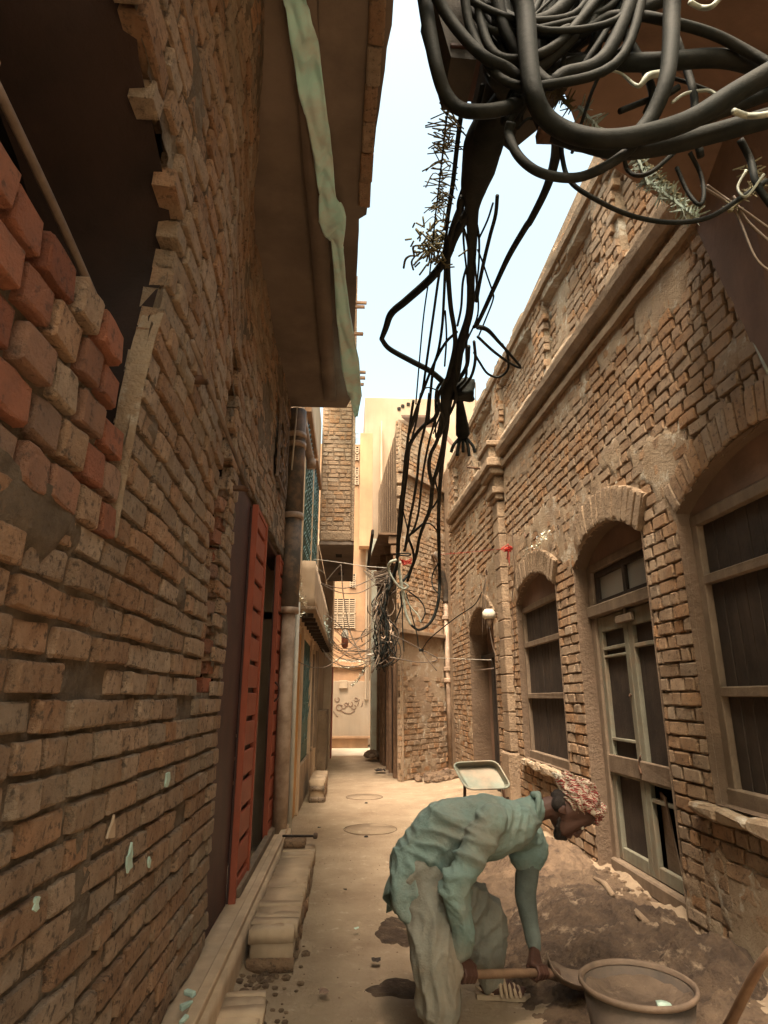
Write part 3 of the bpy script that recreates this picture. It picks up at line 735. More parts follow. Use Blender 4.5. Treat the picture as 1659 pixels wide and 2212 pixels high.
gate_leaf(4.97, 5.62, -.80); gate_leaf(6.88, 7.45, -.82)
tube('gate_handle', [(-.79, 6.9, 1.55), (-.75, 6.9, 1.6), (-.75, 6.9, 1.7), (-.79, 6.9, 1.75)], .01, MT['dark_steel'], GT)
# passage behind the gate, things inside
ps = empty('passage', (-1.5, 6, 0), 'dark passage seen through the half open red gate', 'passage')
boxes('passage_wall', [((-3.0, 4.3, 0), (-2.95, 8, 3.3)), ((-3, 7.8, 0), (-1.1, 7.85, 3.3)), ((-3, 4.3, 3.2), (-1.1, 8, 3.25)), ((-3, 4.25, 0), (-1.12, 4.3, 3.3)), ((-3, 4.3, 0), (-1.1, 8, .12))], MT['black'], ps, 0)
for i, (z, l) in enumerate(((.75, .5), (.98, .42), (1.2, .46))):
    tag(box('stored_plank', (-1.55, 6.6-l, z), (-1.15, 6.9, z+.03), MT['wood_brown'], None, .004), ('lowest', 'middle', 'top')[i]+' of the planks stacked in the dark behind the red gate', 'plank', 'planks stored behind the gate')
tag(box('plank_rest', (-1.5, 6.7, .1), (-1.2, 6.88, .748), MT['wood_dark'], None, .004), 'dark post carrying the stacked planks behind the red gate', 'post')
boxes('plank_rest_block', [((-1.5, 6.7, .785), (-1.2, 6.88, .975)), ((-1.5, 6.7, 1.015), (-1.2, 6.88, 1.195))], MT['wood_dark'], bpy.data.objects['plank_rest'], .004)

# ================================================================== THRESHOLD PLINTH AND STEPS
pn = empty('plinth', (-.7, 4, 0), 'long cement plinth with a raised rail running under the red gate', 'plinth')
def rough_box(name, lo, hi, m, parent, st=.05, amp=.012, sc_=9):
    lo = Vector(lo); hi = Vector(hi); bm = bmesh.new(); bm_box(bm, (lo+hi)/2, hi-lo)
    for ax in range(3):
        n = max(1, min(60, int((hi[ax]-lo[ax])/st)))
        for i in range(1, n):
            no = Vector((0, 0, 0)); no[ax] = 1; c = lo.copy(); c[ax] = lo[ax]+(hi[ax]-lo[ax])*i/n
            bmesh.ops.bisect_plane(bm, geom=bm.verts[:]+bm.edges[:]+bm.faces[:], plane_co=c, plane_no=no)
    for v in bm.verts: v.co += N.noise_vector(v.co*sc_)*amp+N.noise_vector(v.co*sc_*3)*amp*.5
    return from_bm(name, bm, m, parent, True)
rough_box('kerb', (-.84, 1.4, -.05), (-.62, 7.7, .22), MT['cream'], pn, .06, .012)
boxes('rail', [((-.70, 2.2, .222), (-.64, 7.6, .262))], MT['cream'], pn, .006)
boxes('rail_back', [((-.82, 5.1, .222), (-.76, 7.6, .285))], MT['wood_grey'], pn, .006)
def step(lo, hi, label, m=None):
    e = empty('brick_step', (lo[0], lo[1], 0), label, 'step', 'brick steps along the left wall')
    nc = max(1, round((hi[2]-lo[2])/.08)); hz = (hi[2]-lo[2])/nc
    for c in range(nc):
        y = lo[1]+(.05 if c % 2 else 0)
        while y < hi[1]-.04:
            y2 = min(hi[1], y+.112); z0 = lo[2]+c*hz
            top = c == nc-1
            rough_box('brick', (lo[0]+R.uniform(0, .012), y+.001, z0+.002), (hi[0]-R.uniform(0, .02), y2-.001, z0+hz-.003+(R.uniform(-.008, .008) if top else 0)), MT['cream'] if top else MT['brick_l'], e, .09, .010)
            y = y2
    rough_box('mortar_bed', (lo[0]+.02, lo[1]+.02, 0), (hi[0]-.025, hi[1]-.02, hi[2]-.002), MT['cream'], e, .1, .006)
    n = int((hi[1]-lo[1])/.12)
    return e
step((-.60, 4.42, 0), (-.30, 6.75, .235), 'long low brick step with a dusty cement top, below the red gate')
step((-.62, 10.75, 0), (-.36, 12.1, .33), 'short block step under the grilled shop front, past the drain pipe')
step((-.66, 3.55, 0), (-.40, 3.95, .10), 'flat brick block at the bottom edge beside the plinth')
lb = rough_box('loose_brick', (-.60, 6.55, .24), (-.40, 6.78, .305), MT['brick_l'], None, .04, .008); tag(lb, 'single brick lying on the far end of the long step', 'brick')
hm = empty('hammer', (-.4, 6.85, .33), 'small hammer with a thin handle lying across the brick on the step', 'hammer', None)
tube('handle', [(-.62, 6.66, .322), (-.30, 6.62, .325)], .011, MT['wood_dark'], hm)
boxes('head', [((-.325, 6.56, .309), (-.285, 6.68, .345))], MT['rust'], hm, .008)
for i, (u, v) in enumerate(((402, 2172), (410, 2145), (398, 2205))):
    p = at(u, v, z=.26); a = R.uniform(0, 3)
    M = Matrix.Translation(p) @ Matrix.Rotation(a, 4, 'Z')
    o = box('white_chip', (-.03, -.012, -.012), (.03, .012, .012), MT['white_chip'], None, .004, .004, M)
    tag(o, ('larger pale mint chip lying on the plinth at the bottom edge', 'middle pale chip lying on the plinth', 'pale chip cut by the bottom edge on the plinth')[i], 'chip', 'pale chips on the plinth')

# ================================================================== BALCONY SLAB AND UPPER STOREYS ON THE LEFT
BS = empty('balcony_slab', (-.4, 4, 5.1), 'dark concrete overhang above the left wall hiding the upper floors', 'overhang')
edge = [(-.10, 7.22), (-.045, 7.0), (-.01, 5.6), (.01, 4.6), (.02, 3.95), (.075, 3.9), (.10, 3.4), (.17, 2.5), (.22, 1.8), (.26, .6), (.26, -3)]
def slab(name, edge, xin, z0, z1, m, root):
    V = []; n = 0
    E2 = []
    for (x0, y0), (x1, y1) in zip(edge, edge[1:]):
        k = max(1, int(abs(y1-y0)/.12))
        for i in range(k): E2.append((x0+(x1-x0)*i/k+.010*fn(y0+(y1-y0)*i/k, 0, 5, 9), y0+(y1-y0)*i/k))
    E2.append(edge[-1])
    for x, y in E2: V += [(x, y, z0), (x-.004, y, z1), (xin, y, z0), (xin, y, z1)]
    Fc = []
    for i in range(len(E2)-1):
        a = i*4; b = a+4
        Fc += [(a, b, b+1, a+1), (a, a+2, b+2, b), (a+1, b+1, b+3, a+3), (a+2, a+3, b+3, b+2)]
    Fc += [(0, 1, 3, 2)]; a = (len(E2)-1)*4; Fc += [(a, a+2, a+3, a+1)]
    return mesh(name, V, Fc, m, root)
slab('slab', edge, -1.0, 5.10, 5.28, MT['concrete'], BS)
rough_box('added_soffit_beam', (-.36, -1, 5.03), (-.22, 6.9, 5.098), MT['concrete'], BS, .12, .01)  # added beam, stands in for a dark-to-light change in the lighting
boxes('edge_lip', [((.0+.018*(4-y)*1.6, y, 5.06), (.035+.018*(4-y)*1.6+.05, y+.235, 5.30)) for y in [-1+i*.24 for i in range(20)]], MT['brick_l'], BS, .01, .006)
boxes('upper_wall', [((-1.2, -3, 5.285), (-.12, 7.2, 6.6))], MT['plaster'], BS, 0)
boxes('unseen_building_mass', [((-9, -3.2, 0), (-3.05, 17, 7)), ((-3.05, -3.2, 5.2), (-1.2, 9, 7)), ((-9, -3.3, 0), (-1.1, -3.2, 9))], MT['plaster'], BS, 0)  # unseen bulk, put in to block sun and darken the near lane
# sheet hanging under the slab
sp = [(600, -60, 52), (612, 0, 52), (632, 120, 58), (655, 240, 52), (678, 340, 40), (690, 420, 36), (688, 480, 60), (715, 520, 26), (722, 600, 24), (728, 700, 34), (738, 790, 38), (752, 850, 30), (765, 900, 8)]
V = []; nq = 10
ctr = []
for (u, v, wd) in sp:
    y = at(u, v, z=5.0).y; y = min(y, 6.9)
    ctr.append((u, v, wd, y))
fine = []
for i in range(len(ctr)-1):
    for k in range(9):
        t = k/9; fine.append([ctr[i][j]+(ctr[i+1][j]-ctr[i][j])*t for j in range(4)])
fine.append(list(ctr[-1]))
for i, (u, v, wd, y) in enumerate(fine):
    for k in range(nq+1):
        t = k/nq; p = at(u+wd*t, v+(8 if 54 < i < 64 else 0)*t, y=y-.02)
        p.y += .05*math.sin(t*5+i*.35)+.06*fn(i*.22, t*1.5, 0)+.012*fn(i*.6, t*5, 9); p.z += .03*fn(i*.25, t*2, 5); V.append(p)
Fc = [(i*(nq+1)+k, i*(nq+1)+k+1, (i+1)*(nq+1)+k+1, (i+1)*(nq+1)+k) for i in range(len(fine)-1) for k in range(nq)]
shs = mesh('plastic_sheet', V, Fc, MT['sheet'], None, True); tag(shs, 'long crumpled mint plastic sheet dangling under the left overhang', 'sheet')
md = shs.modifiers.new('thick', 'SOLIDIFY'); md.thickness = .006

# brick upper room far on the left
UR = empty('upper_room', (-.3, 13, 4.8), 'narrow brick upper room jutting over the lane with a grey underside', 'building')
fU = lambda s, z, d: Vector((s, 13.0-d, z))
backing('mortar', fU, -.69, -.015, 4.78, 9.6, .05, lambda s, z: -.03+.01*fn(s, z, 0, 9), [], MT['mortar_l'], UR)
place_bricks(UR, wall_bricks(fU, -.68, -.03, 5.02, 9.6, .1, [.25, .25, .13], 5, (), .016, .02, .012, None, .07), MT['brick_r'], 300)
rough_box('plaster_band', (-.69, 12.97, 4.78), (-.02, 13.1, 5.0), MT['plaster'], UR, .05, .02)
boxes('side_wall', [((-.015, 12.94, 4.78), (.045, 17.4, 11.4)), ((-.7, 13.02, 4.85), (-.02, 17.4, 11.3))], MT['plaster'], UR, .004)
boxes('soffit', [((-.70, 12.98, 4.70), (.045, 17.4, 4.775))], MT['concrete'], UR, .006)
boxes('soffit_hole', [((-.36, 13.9, 4.69), (-.22, 14.2, 4.702)), ((-.34, 16.1, 4.69), (-.2, 16.4, 4.702))], MT['black'], UR, .0)
for i, (u, v) in enumerate(((792, 653), (788, 662), (785, 720), (790, 803), (789, 815), (786, 829))):
    p = at(u, v, y=10.5+i*.3)
    o = box('roof_lath', (-.25, p.y, p.z-.03), (p.x, p.y+.05, p.z+.03), MT['wood_brown'], None, .006, .006)
    tag(o, ['upper lath of the topmost pair sticking out against the sky', 'lower lath of the topmost pair sticking out against the sky', 'single lath sticking out against the sky between the pair and the stack',
            'top lath of the lower stack of three at the roof edge', 'middle lath of the lower stack of three at the roof edge', 'bottom lath of the lower stack of three at the roof edge'][i], 'lath', 'laths sticking out at the roof edge')
boxes('roof_wall', [((-.7, 10.3, 9.0), (-.26+.26, 12.9, 12.5))], MT['plaster'], UR, 0)

# a few flakes of old paint on the left wall
def lw_pt(u, v, d=.02):
    y, z = onwall(u, v); return fL(y, z, d)
for i, (u, v, w_, h_, lab) in enumerate(((357, 1684, .05, .09, 'upper pale paint flake on the left wall'), (275, 1858, .05, .11, 'larger mint paint flake low on the left wall'), (236, 1795, .05, .10, 'yellowish cream flake just above the larger mint one'), (318, 1862, .03, .05, 'small mint speck beside the larger flake'), (70, 1955, .03, .05, 'mint speck on the left wall near the left edge'))):
    y, z = onwall(u, v); V = []
    for k in range(9):
        a = k/9*6.283; V.append(fL(y+w_*.7*math.cos(a)*R.uniform(.35, 1.2), z+h_*.5*math.sin(a)*R.uniform(.4, 1.1), .010+R.uniform(0, .003)))
    V += [v+Vector((-.008, 0, 0)) for v in V]
    o = mesh('paint_flake', V, [tuple(range(9)), tuple(range(9, 18))[::-1]]+[(k, 9+k, 9+(k+1) % 9, (k+1) % 9) for k in range(9)], MT['cream'] if i == 2 else MT['white_chip']); tag(o, lab, 'flake', 'paint flakes on the left wall')
# ================================================================== LEFT PLASTERED HOUSE
LH = empty('plastered_house', (-.7, 10, 0), 'narrow cream plastered house on the left with an ochre door and a low balcony', 'house')
XF = -.72
boxes('wall', [((-1.2, 7.85, 4.0), (XF, 12.97, 7.5)), ((-1.2, 12.97, 0), (-.70, 17.4, 4.69)), ((-1.2, 7.78, 2.6), (XF, 13, 4.0)), ((-1.2, 14.7, 0), (XF+.002, 17.4, 2.7))], MT['cream'], LH, 0)
boxes('window_jamb', [((XF-.05, y, 3.2), (XF+.03, y+.10, 5.62)) for y in (8.55, 10.15, 10.55, 11.95)], MT['cream'], LH, .008)
boxes('window_hood', [((XF-.05, 8.45, 5.62), (XF+.10, 10.35, 5.75)), ((XF-.05, 10.45, 5.62), (XF+.10, 12.1, 5.75))], MT['orange_wall'], LH, .01)
for y0, y1, lab in ((8.66, 10.14, 'nearer tall window with teal ironwork'), (10.66, 11.94, 'farther tall window with teal ironwork')):
    wn = bpy.data.objects.new('window', None); COL.objects.link(wn); wn.parent = LH; wn.matrix_parent_inverse = parent_inv(LH); wn.location = (XF, (y0+y1)/2, 3.3); wn['label'] = lab
    box('pane', (XF+.002, y0, 3.3), (XF+.006, y1, 5.6), MT['black'], wn, 0)
    L_ = []
    for i in range(int((y1-y0)/.18)+1):
        y = y0+i*.18; L_.append(([(XF+.025, y, 3.3), (XF+.025+.012*math.sin(i), y, 5.6)], .012))
    for j in range(11):
        for i in range(int((y1-y0)/.18)):
            y = y0+i*.18; z = 3.35+j*.21
            L_.append(([(XF+.02, y, z), (XF+.05, y+.09, z+.1), (XF+.02, y+.18, z)], .009))
    tubes('ironwork', L_, MT['shop'], wn, 5, 3)
bal = bpy.data.objects.new('balcony', None); COL.objects.link(bal); bal.parent = LH; bal.matrix_parent_inverse = parent_inv(LH); bal.location = (-.6, 12, 2.8)
rough_box('balcony_wall', (XF-.1, 8.6, 2.79), (-.50, 16.6, 3.42), MT['cream'], bal, .12, .01, 3)
rough_box('balcony_floor', (XF-.1, 8.55, 2.72), (-.475, 16.7, 2.785), MT['plaster'], bal, .12, .008)
boxes('joist', [((XF-.1, 8.8+i*.55, 2.66), (-.52, 8.88+i*.55, 2.715)) for i in range(14)], MT['wood_dark'], bal, .004)
# ground floor: ochre door, grilles, shutters
boxes('pier', [((-1.1, 7.80, 0), (XF, 8.02, 2.62)), ((-1.1, 9.62, 0), (XF+.02, 9.78, 2.62)), ((-1.1, 11.9, 0), (XF+.02, 12.1, 2.62)), ((-1.1, 13.4, 0), (XF+.04, 13.75, 2.66)), ((-1.1, 7.8, 2.5), (XF-.02, 14.7, 2.66))], MT['cream'], LH, .01)
boxes('ochre_door', [((XF-.06, 8.03, .02), (XF-.02, 8.40, 2.5)), ((XF-.06, 8.41, .02), (XF-.02, 8.80, 2.5)), ((XF-.02, 8.36, .02), (XF+.0, 8.44, 2.5)), ((XF-.06, 8.81, .02), (XF-.02, 9.2, 2.5)), ((XF-.06, 9.21, .02), (XF-.02, 9.61, 2.5))], MT['ochre'], LH, .008)
boxes('dado', [((-1.1, 9.78, 0), (XF+.015, 13.4, .62))], MT['plaster'], LH, .01)
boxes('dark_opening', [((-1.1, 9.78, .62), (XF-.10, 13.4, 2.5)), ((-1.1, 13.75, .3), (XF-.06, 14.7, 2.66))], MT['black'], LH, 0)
L_ = []
for i in range(26): 
    y = 9.84+i*.14
    if not 11.85 < y < 12.12: L_.append(([(XF-.03, y, .62), (XF-.03, y, 2.5)], .010))
for z in (.9, 1.5, 2.1): L_.append(([(XF-.03, 9.8, z), (XF-.03, 13.4, z)], .012))
for i in range(30):
    y = R.uniform(9.9, 13.2); z = R.uniform(.8, 2.2); L_.append(([(XF-.02, y, z), (XF+.0, y+.07, z+.14), (XF-.02, y+.15, z+.02)], .008))
tubes('shop_grille', L_, MT['shop'], LH, 5, 2)
boxes('shutter', [((XF-.03, 12.6, .7), (XF+.03, 12.66, 2.4)), ((XF-.02, 13.1, .64), (XF+.06, 13.3, 2.5)), ((XF-.02, 14.0, .2), (XF+.04, 14.06, 2.6))], MT['wood_grey'], LH, .006)
# lane narrows: next house and its red door
NH = empty('far_left_house', (-.5, 18, 0), 'dim plastered house end on the left where the lane narrows, with a dark red door', 'house')
boxes('wall', [((-2, 17.42, 0), (-.50, 19.2, 6.2))], MT['cream'], NH, .01)
boxes('door', [((-.52, 17.9, .02), (-.47, 18.6, 2.4))], MT['red_gate'], NH, .004)
boxes('footing', [((-.53, 14.9, 0), (-.50, 15.9, 1.2)), ((-.70, 14.8, 0), (-.52, 16.8, 1.3))], MT['plaster'], NH, .01)
# ---- pipes
dp_ = empty('drain_pipe', (-.7, 7.3, 0), 'fat soil pipe with stained joints on the left house beside the red gate', 'pipe')
tube('upper_pipe', [(-.72, 7.35, 3.7), (-.72, 7.35, 5.1)], .118, MT['pipe_dark'], dp_, 14, 1, True)
tube('middle_pipe', [(-.72, 7.35, 2.55), (-.72, 7.35, 3.72)], .112, MT['pipe_dark'], dp_, 14, 1, True)
tube('lower_pipe', [(-.72, 7.35, .02), (-.72, 7.35, 2.56)], .080, MT['pipe'], dp_, 14, 1, True)
for z in (2.56, 3.70, 4.62, 4.75): tube('collar', [(-.72, 7.35, z-.035), (-.72, 7.35, z+.035)], .130 if z > 2.6 else .115, MT['pipe'], dp_, 14, 1, True)
tube('branch', [(-.66, 7.6, 5.05), (-.60, 7.7, 4.75), (-.55, 7.75, 4.55)], .055, MT['pipe'], dp_, 12, 4)
tube('branch_end', [(-.555, 7.745, 4.6), (-.545, 7.76, 4.48)], .064, MT['pipe'], dp_, 12, 1, True)
tp = tube('thin_pipe', [(-.64, 7.62, .02), (-.64, 7.62, 2.7)], .028, MT['pipe_white'], None, 10, 1, True); tag(tp, 'thin pale pipe standing beside the lower end of the fat soil pipe', 'pipe')
tp = tube('conduit', [at(642, 880, y=7.1), at(630, 1015, y=7.1)], .010, MT['pipe_white'], None, 8, 1, True); tag(tp, 'very thin white conduit above the soil pipe joint', 'conduit')
# tinsel on the balcony wall
def tinsel(name, pts, n, spread, m, label, cat='tinsel', sz=.02, group=None):
    C = spline(pts, 10); V = []; Fc = []
    for k in range(n):
        c = C[int(R.random()*(len(C)-1))]+Vector([R.gauss(0, spread) for _ in range(3)])
        a = Vector([R.uniform(-1, 1) for _ in range(3)]).normalized(); b = a.orthogonal(); L1 = R.uniform(.6, 1.6)*sz
        o = len(V); V += [c, c+a*L1+b*sz*.25, c+a*L1*.9-b*sz*.2]; Fc.append((o, o+1, o+2))
    v, f = tube_geo(pts, .003, 4, 4); o = len(V); V += v; Fc += [tuple(i+o for i in q) for q in f]
    ob = mesh(name, V, Fc, m, None); tag(ob, label, cat, group); return ob
tinsel('tinsel_garland', [at(643, 1255, y=8.55), at(648, 1280, y=8.55), at(655, 1315, y=8.55)], 260, .03, MT['tinsel'], 'glittering silver tinsel hanging on the balcony front beside the soil pipe')
tinsel('tinsel_garland', [at(638, 1295, y=8.55), at(646, 1325, y=8.55), at(668, 1320, y=8.6)], 120, .04, MT['tinsel'], 'sparse glittering strands low on the balcony front near the white pipe', sz=.015)
tinsel('tinsel_garland', [at(689, 1330, y=11.5), at(698, 1350, y=12.5), at(708, 1385, y=15)], 320, .04, MT['tinsel_mint'], 'mint foil garland bunched on the far corner of the left balcony', sz=.05)
tinsel('tinsel_garland', [at(720, 1426, y=19.5), at(755, 1428, y=19.5), at(795, 1430, y=19.5)], 300, .02, MT['tinsel'], 'upper glittering garland strung across the far end of the lane', sz=.035)
tinsel('tinsel_garland', [at(715, 1438, y=18.5), at(755, 1442, y=18.5), at(790, 1432, y=18.5)], 260, .02, MT['tinsel'], 'middle glittering garland sagging across the far end of the lane', sz=.03)
tinsel('tinsel_garland', [at(791, 1436, y=17.5), at(778, 1462, y=17.5), at(760, 1482, y=17.5)], 300, .02, MT['tinsel'], 'glittering garland end hanging down diagonally at the far end of the lane', sz=.035)

# ================================================================== FAR END
EW = empty('orange_house', (.2, 21.6, 0), 'sunlit orange plastered house closing the far end of the lane', 'house')
ew0 = 21.6
backing('wall', lambda s, z, d: Vector((s, ew0-d, z)), -4, .62, -.05, 10.6, .35, lambda s, z: 0, [], MT['orange_wall'], EW)
boxes('column', [((.50, ew0-.14, 1.5), (.56, ew0, 10)), ((.58, ew0-.10, 1.5), (.62, ew0, 10))], MT['pale_concrete'], EW, .01)
boxes('low_wall', [((-1.2, ew0-.05, .35), (.75, ew0+.02, 2.1))], MT['pale_concrete'], EW, .01)
boxes('ledge', [((-1.2, ew0-.12, .30), (.75, ew0-.055, .38)), ((-1.2, ew0-.10, 2.55), (.75, ew0-.01, 2.62))], MT['orange_wall'], EW, .01)
def louvre_win(x0, x1, z0, z1, lab):
    wn = bpy.data.objects.new('window', None); COL.objects.link(wn); wn.parent = EW; wn.matrix_parent_inverse = parent_inv(EW); wn.location = (x0, ew0, z0); wn['label'] = lab
    box('recess', (x0, ew0-.012, z0), (x1, ew0-.006, z1), MT['black'], wn, 0)
    n = int((z1-z0)/.07)
    boxes('louvre', [((x0+.03, ew0-.045, z0+.02+i*.07), (x1-.03, ew0-.02, z0+.055+i*.07)) for i in range(n)], MT['louvre'], wn, 0)
    k = max(2, int((x1-x0)/.2))
    boxes('window_bar', [((x0+(x1-x0-.03)*i/k, ew0-.06, z0), (x0+(x1-x0-.03)*i/k+.03, ew0-.046, z1)) for i in range(k+1)]+[((x0, ew0-.06, (z0+z1)/2-.02), (x1, ew0-.046, (z0+z1)/2+.02))], MT['louvre'], wn, 0)
def zz_at(v): return at(755, v, y=ew0).z
def xx_at(u, v=1300): return at(u, v, y=ew0).x
louvre_win(xx_at(703), xx_at(768), zz_at(1358), zz_at(1294), 'wide louvred window above the lane')
louvre_win(xx_at(755), xx_at(768), zz_at(1270), zz_at(1240), 'small louvred window under the brick room')
louvre_win(xx_at(756), xx_at(772), zz_at(1048), zz_at(1010), 'upper small louvred window')
louvre_win(xx_at(756), xx_at(772), zz_at(995), zz_at(965), 'topmost small louvred window')
box('service_box', (xx_at(733, 1470), ew0-.12, zz_at(1487)), (xx_at(751, 1470), ew0-.01, zz_at(1470)), MT['louvre'], EW, .01)
# brush painted writing on the low wall: looping strokes as in the photograph, now only smudges
st = []
for (u, v, r_) in [(728, 1511, 5), (733, 1528, 7), (742, 1526, 5), (748, 1522, 4), (757, 1521, 5), (764, 1527, 5), (769, 1511, 4)]:
    P = []
    for k in range(9): 
        a = k/8*5.2+r_; P.append(at(u+r_*math.cos(a), v+r_*.9*math.sin(a), y=ew0-.056))
    st.append((P, .012))
for a, b in (((735, 1533), (752, 1541)), ((752, 1541), (766, 1535)), ((772, 1524), (776, 1510)), ((780, 1526), (784, 1515)), ((720, 1536), (730, 1548))):
    st.append(([at(*a, y=ew0-.056), at((a[0]+b[0])/2, (a[1]+b[1])/2+2, y=ew0-.056), at(*b, y=ew0-.056)], .012))
tubes('painted_writing', st, MT['beam_brown'], EW, 5, 4)
rails = [([at(u, 958, y=22), at(u, 936, y=22)], .008) for u in range(756, 774, 3)]+[([at(754, 937, y=22), at(775, 937, y=22)], .012), ([at(754, 948, y=22), at(775, 948, y=22)], .008)]
tubes('roof_rail', rails, MT['wire'], EW, 4, 1)
TB = empty('tall_building', (3, 24, 0), 'tall pale concrete building with a jutting orange slab rising beyond the lane', 'building')
xt = at(787, 1000, y=23).x
boxes('wall', [((xt, 23, 0), (9, 27, at(787, 858, y=23).z))], MT['pale_concrete'], TB, .02)
boxes('jutting_slab', [((at(777, 1050, y=21.0).x, 21.0, at(790, 1180, y=21).z), (at(805, 1050, y=21).x, 21.5, at(790, 935, y=21).z))], MT['orange_wall'], TB, .01)
boxes('bracing_fin', [((xt+.62, 22.5, 2), (xt+.68, 23, 12))], MT['cream'], TB, .01)
boxes('wall_hole', [((at(u, v, y=22.98).x-.07, 22.97, at(u, v, y=22.98).z-.07), (at(u, v, y=22.98).x+.07, 22.999, at(u, v, y=22.98).z+.07)) for u, v in ((862, 883), (870, 877), (882, 873))], MT['black'], TB, .03)
mm = tube('antenna_rod', [at(1028, 880, y=14), at(1027, 826, y=14)], .012, MT['wire'], None); tag(mm, 'thin rod standing above the far end of the parapet', 'rod')

# ================================================================== PROJECTING BRICK BUILDING
PB = empty('corner_building', (1.02, 13.1, 0), 'old plastered brick building whose corner juts into the lane below a tiled eave', 'building')
c0 = Vector((1.02, 13.1, 0)); c1 = Vector((2.32, 14.75, 0)); dirp = (c1-c0).normalized(); lenp = (c1-c0).length; nrp = Vector((dirp.y, -dirp.x, 0))
if nrp.y > 0: nrp = -nrp
fP = lambda s, z, d: c0+dirp*s+nrp*d+Vector((0, 0, z))
ztp = at(868, 905, x=None, y=13.1).z
def mask_p(s, z):
    n = fn(s, z, 20, 1.6)+fn(s, z, 24, 5)*.5
    return sstep(-.3, .1, n+.45*sstep(1.5, 1.7, z)*(1-sstep(2.4, 2.8, z))-.35*sstep(3.3, 3.6, z)-.40*(1-sstep(1.2, 1.5, z)))
backing('plaster', fP, 0, lenp, -.05, ztp, .045, lambda s, z: -.018+.019*mask_p(s, z)+.005*fn(s, z, 1, 20), [], MT['mortar_r'], PB)
place_bricks(PB, wall_bricks(fP, 0, lenp, .02, ztp, .105, [.25, .25, .13], 9, (), .02, .014, .01, lambda s, z, r: mask_p(s, z) > .98 and r.random() < .3, .07), MT['brick_r'], 300)
rough_box('plinth', (0, 0, 0), (.01, .01, .01), MT['plaster'], PB, 1, 0)
MP = frame_of(dirp, (0, 0, 1), c0)
zled = at(880, 1362, y=13.1).z; zcp = at(870, 1018, y=13.1).z
boxes('ledge', [((-.04, -.10, zled-.05), (lenp, .0, zled+.04)), ((-.06, -.10, zcp-.03), (lenp, .0, zcp+.05))], MT['plaster'], PB, .01, .004, MP)
boxes('core', [((.12, .09, 0), (lenp, .16, ztp-.05))], MT['plaster'], PB, 0, 0, MP)
# side wall along the lane with doors and carved brackets
xs0, xs1 = 1.0, .74
def sidep(y): return xs0+(xs1-xs0)*(y-13.1)/6
boxes('side_wall', [((sidep(13.1+i*.5)+.02, 13.14+i*.5, 0), (max(sidep(13.1+i*.5)+.09, min(2.3, 1.02+(13.14+i*.5-13.1)*.79-.12)), 13.14+(i+1)*.5, ztp-.02)) for i in range(11)], MT['plaster'], PB, .004)
boxes('door', [((sidep(y)-.02, y, .1), (sidep(y)+.06, y+.75, 2.5)) for y in (13.9, 15.4, 17.0)], MT['wood_dark'], PB, .01)
boxes('door_post', [((sidep(y)-.05, y, 0), (sidep(y)+.06, y+.11, 2.7)) for y in (13.75, 14.7, 15.25, 16.2, 16.85, 17.8)], MT['wood_brown'], PB, .01)
boxes('bracket', [((sidep(y)-.10-.05*k, y, 4.35+k*.22), (sidep(y)+.06, y+.14, 4.53+k*.22)) for y in (13.2, 14.2, 15.2, 16.2, 17.2) for k in range(3)], MT['wood_brown'], PB, .012)
boxes('eave_board', [((sidep(y)-.42, y, 4.98), (sidep(y)+.06, y+.19, 5.02)) for y in [13.15+i*.2 for i in range(20)]], MT['wood_brown'], PB, .006, .006)
boxes('eave_edge', [((sidep(15)-.50, 13.1, 4.96), (sidep(15)-.44, 17.2, 5.08))], MT['wood_dark'], PB, .01)
boxes('upper_corner', [((sidep(13)-.03, 13.05, zcp-.9+k*.3), (sidep(13)+.12+.0*k, 13.25, zcp-.9+k*.3+.24)) for k in range(3)], MT['plaster'], PB, .02)
boxes('gutter_panel', [((.60, 18.4, .02), (.78, 18.9, 6.2))], MT['blue_paint'], PB, .01)
# tiled roof
zr = ztp
V = [fP(-.20, zr-.10, .22), fP(lenp*.42, zr+.30, .28), fP(lenp*.9, zr-.05, .28)]
V += [v+Vector((.35, .55, 0)) for v in V]; V += [v+Vector((0, 0, .06)) for v in V]
mesh('roof', V, [(0, 1, 4, 3), (1, 2, 5, 4), (6, 9, 10, 7), (7, 10, 11, 8), (0, 6, 7, 1), (1, 7, 8, 2), (0, 3, 9, 6), (2, 8, 11, 5)], MT['beam_brown'], PB)
mesh('gable', [fP(0, zr-.02, .0), fP(lenp*.42, zr+.28, 0), fP(lenp*.85, zr-.02, 0)], [(0, 1, 2)], MT['plaster'], PB)
tube('drain_pipe', [fP(lenp-.28, 0, .09), fP(lenp-.30, 3.7, .09)], .055, MT['pipe'], PB, 10, 1, True)
tube('drain_pipe', [fP(lenp-.30, 3.7, .09), fP(lenp-.34, 3.95, .12), fP(lenp-.62, 4.6, .14), fP(lenp-.75, 4.8, .05)], .07, MT['pipe_dark'], PB, 10, 4)
boxes('pipe_joint', [((lenp-.37, -.17, z), (lenp-.20, -.01, z+.10)) for z in (1.9, 2.15, 3.3)], MT['pipe'], PB, .02, 0, MP)
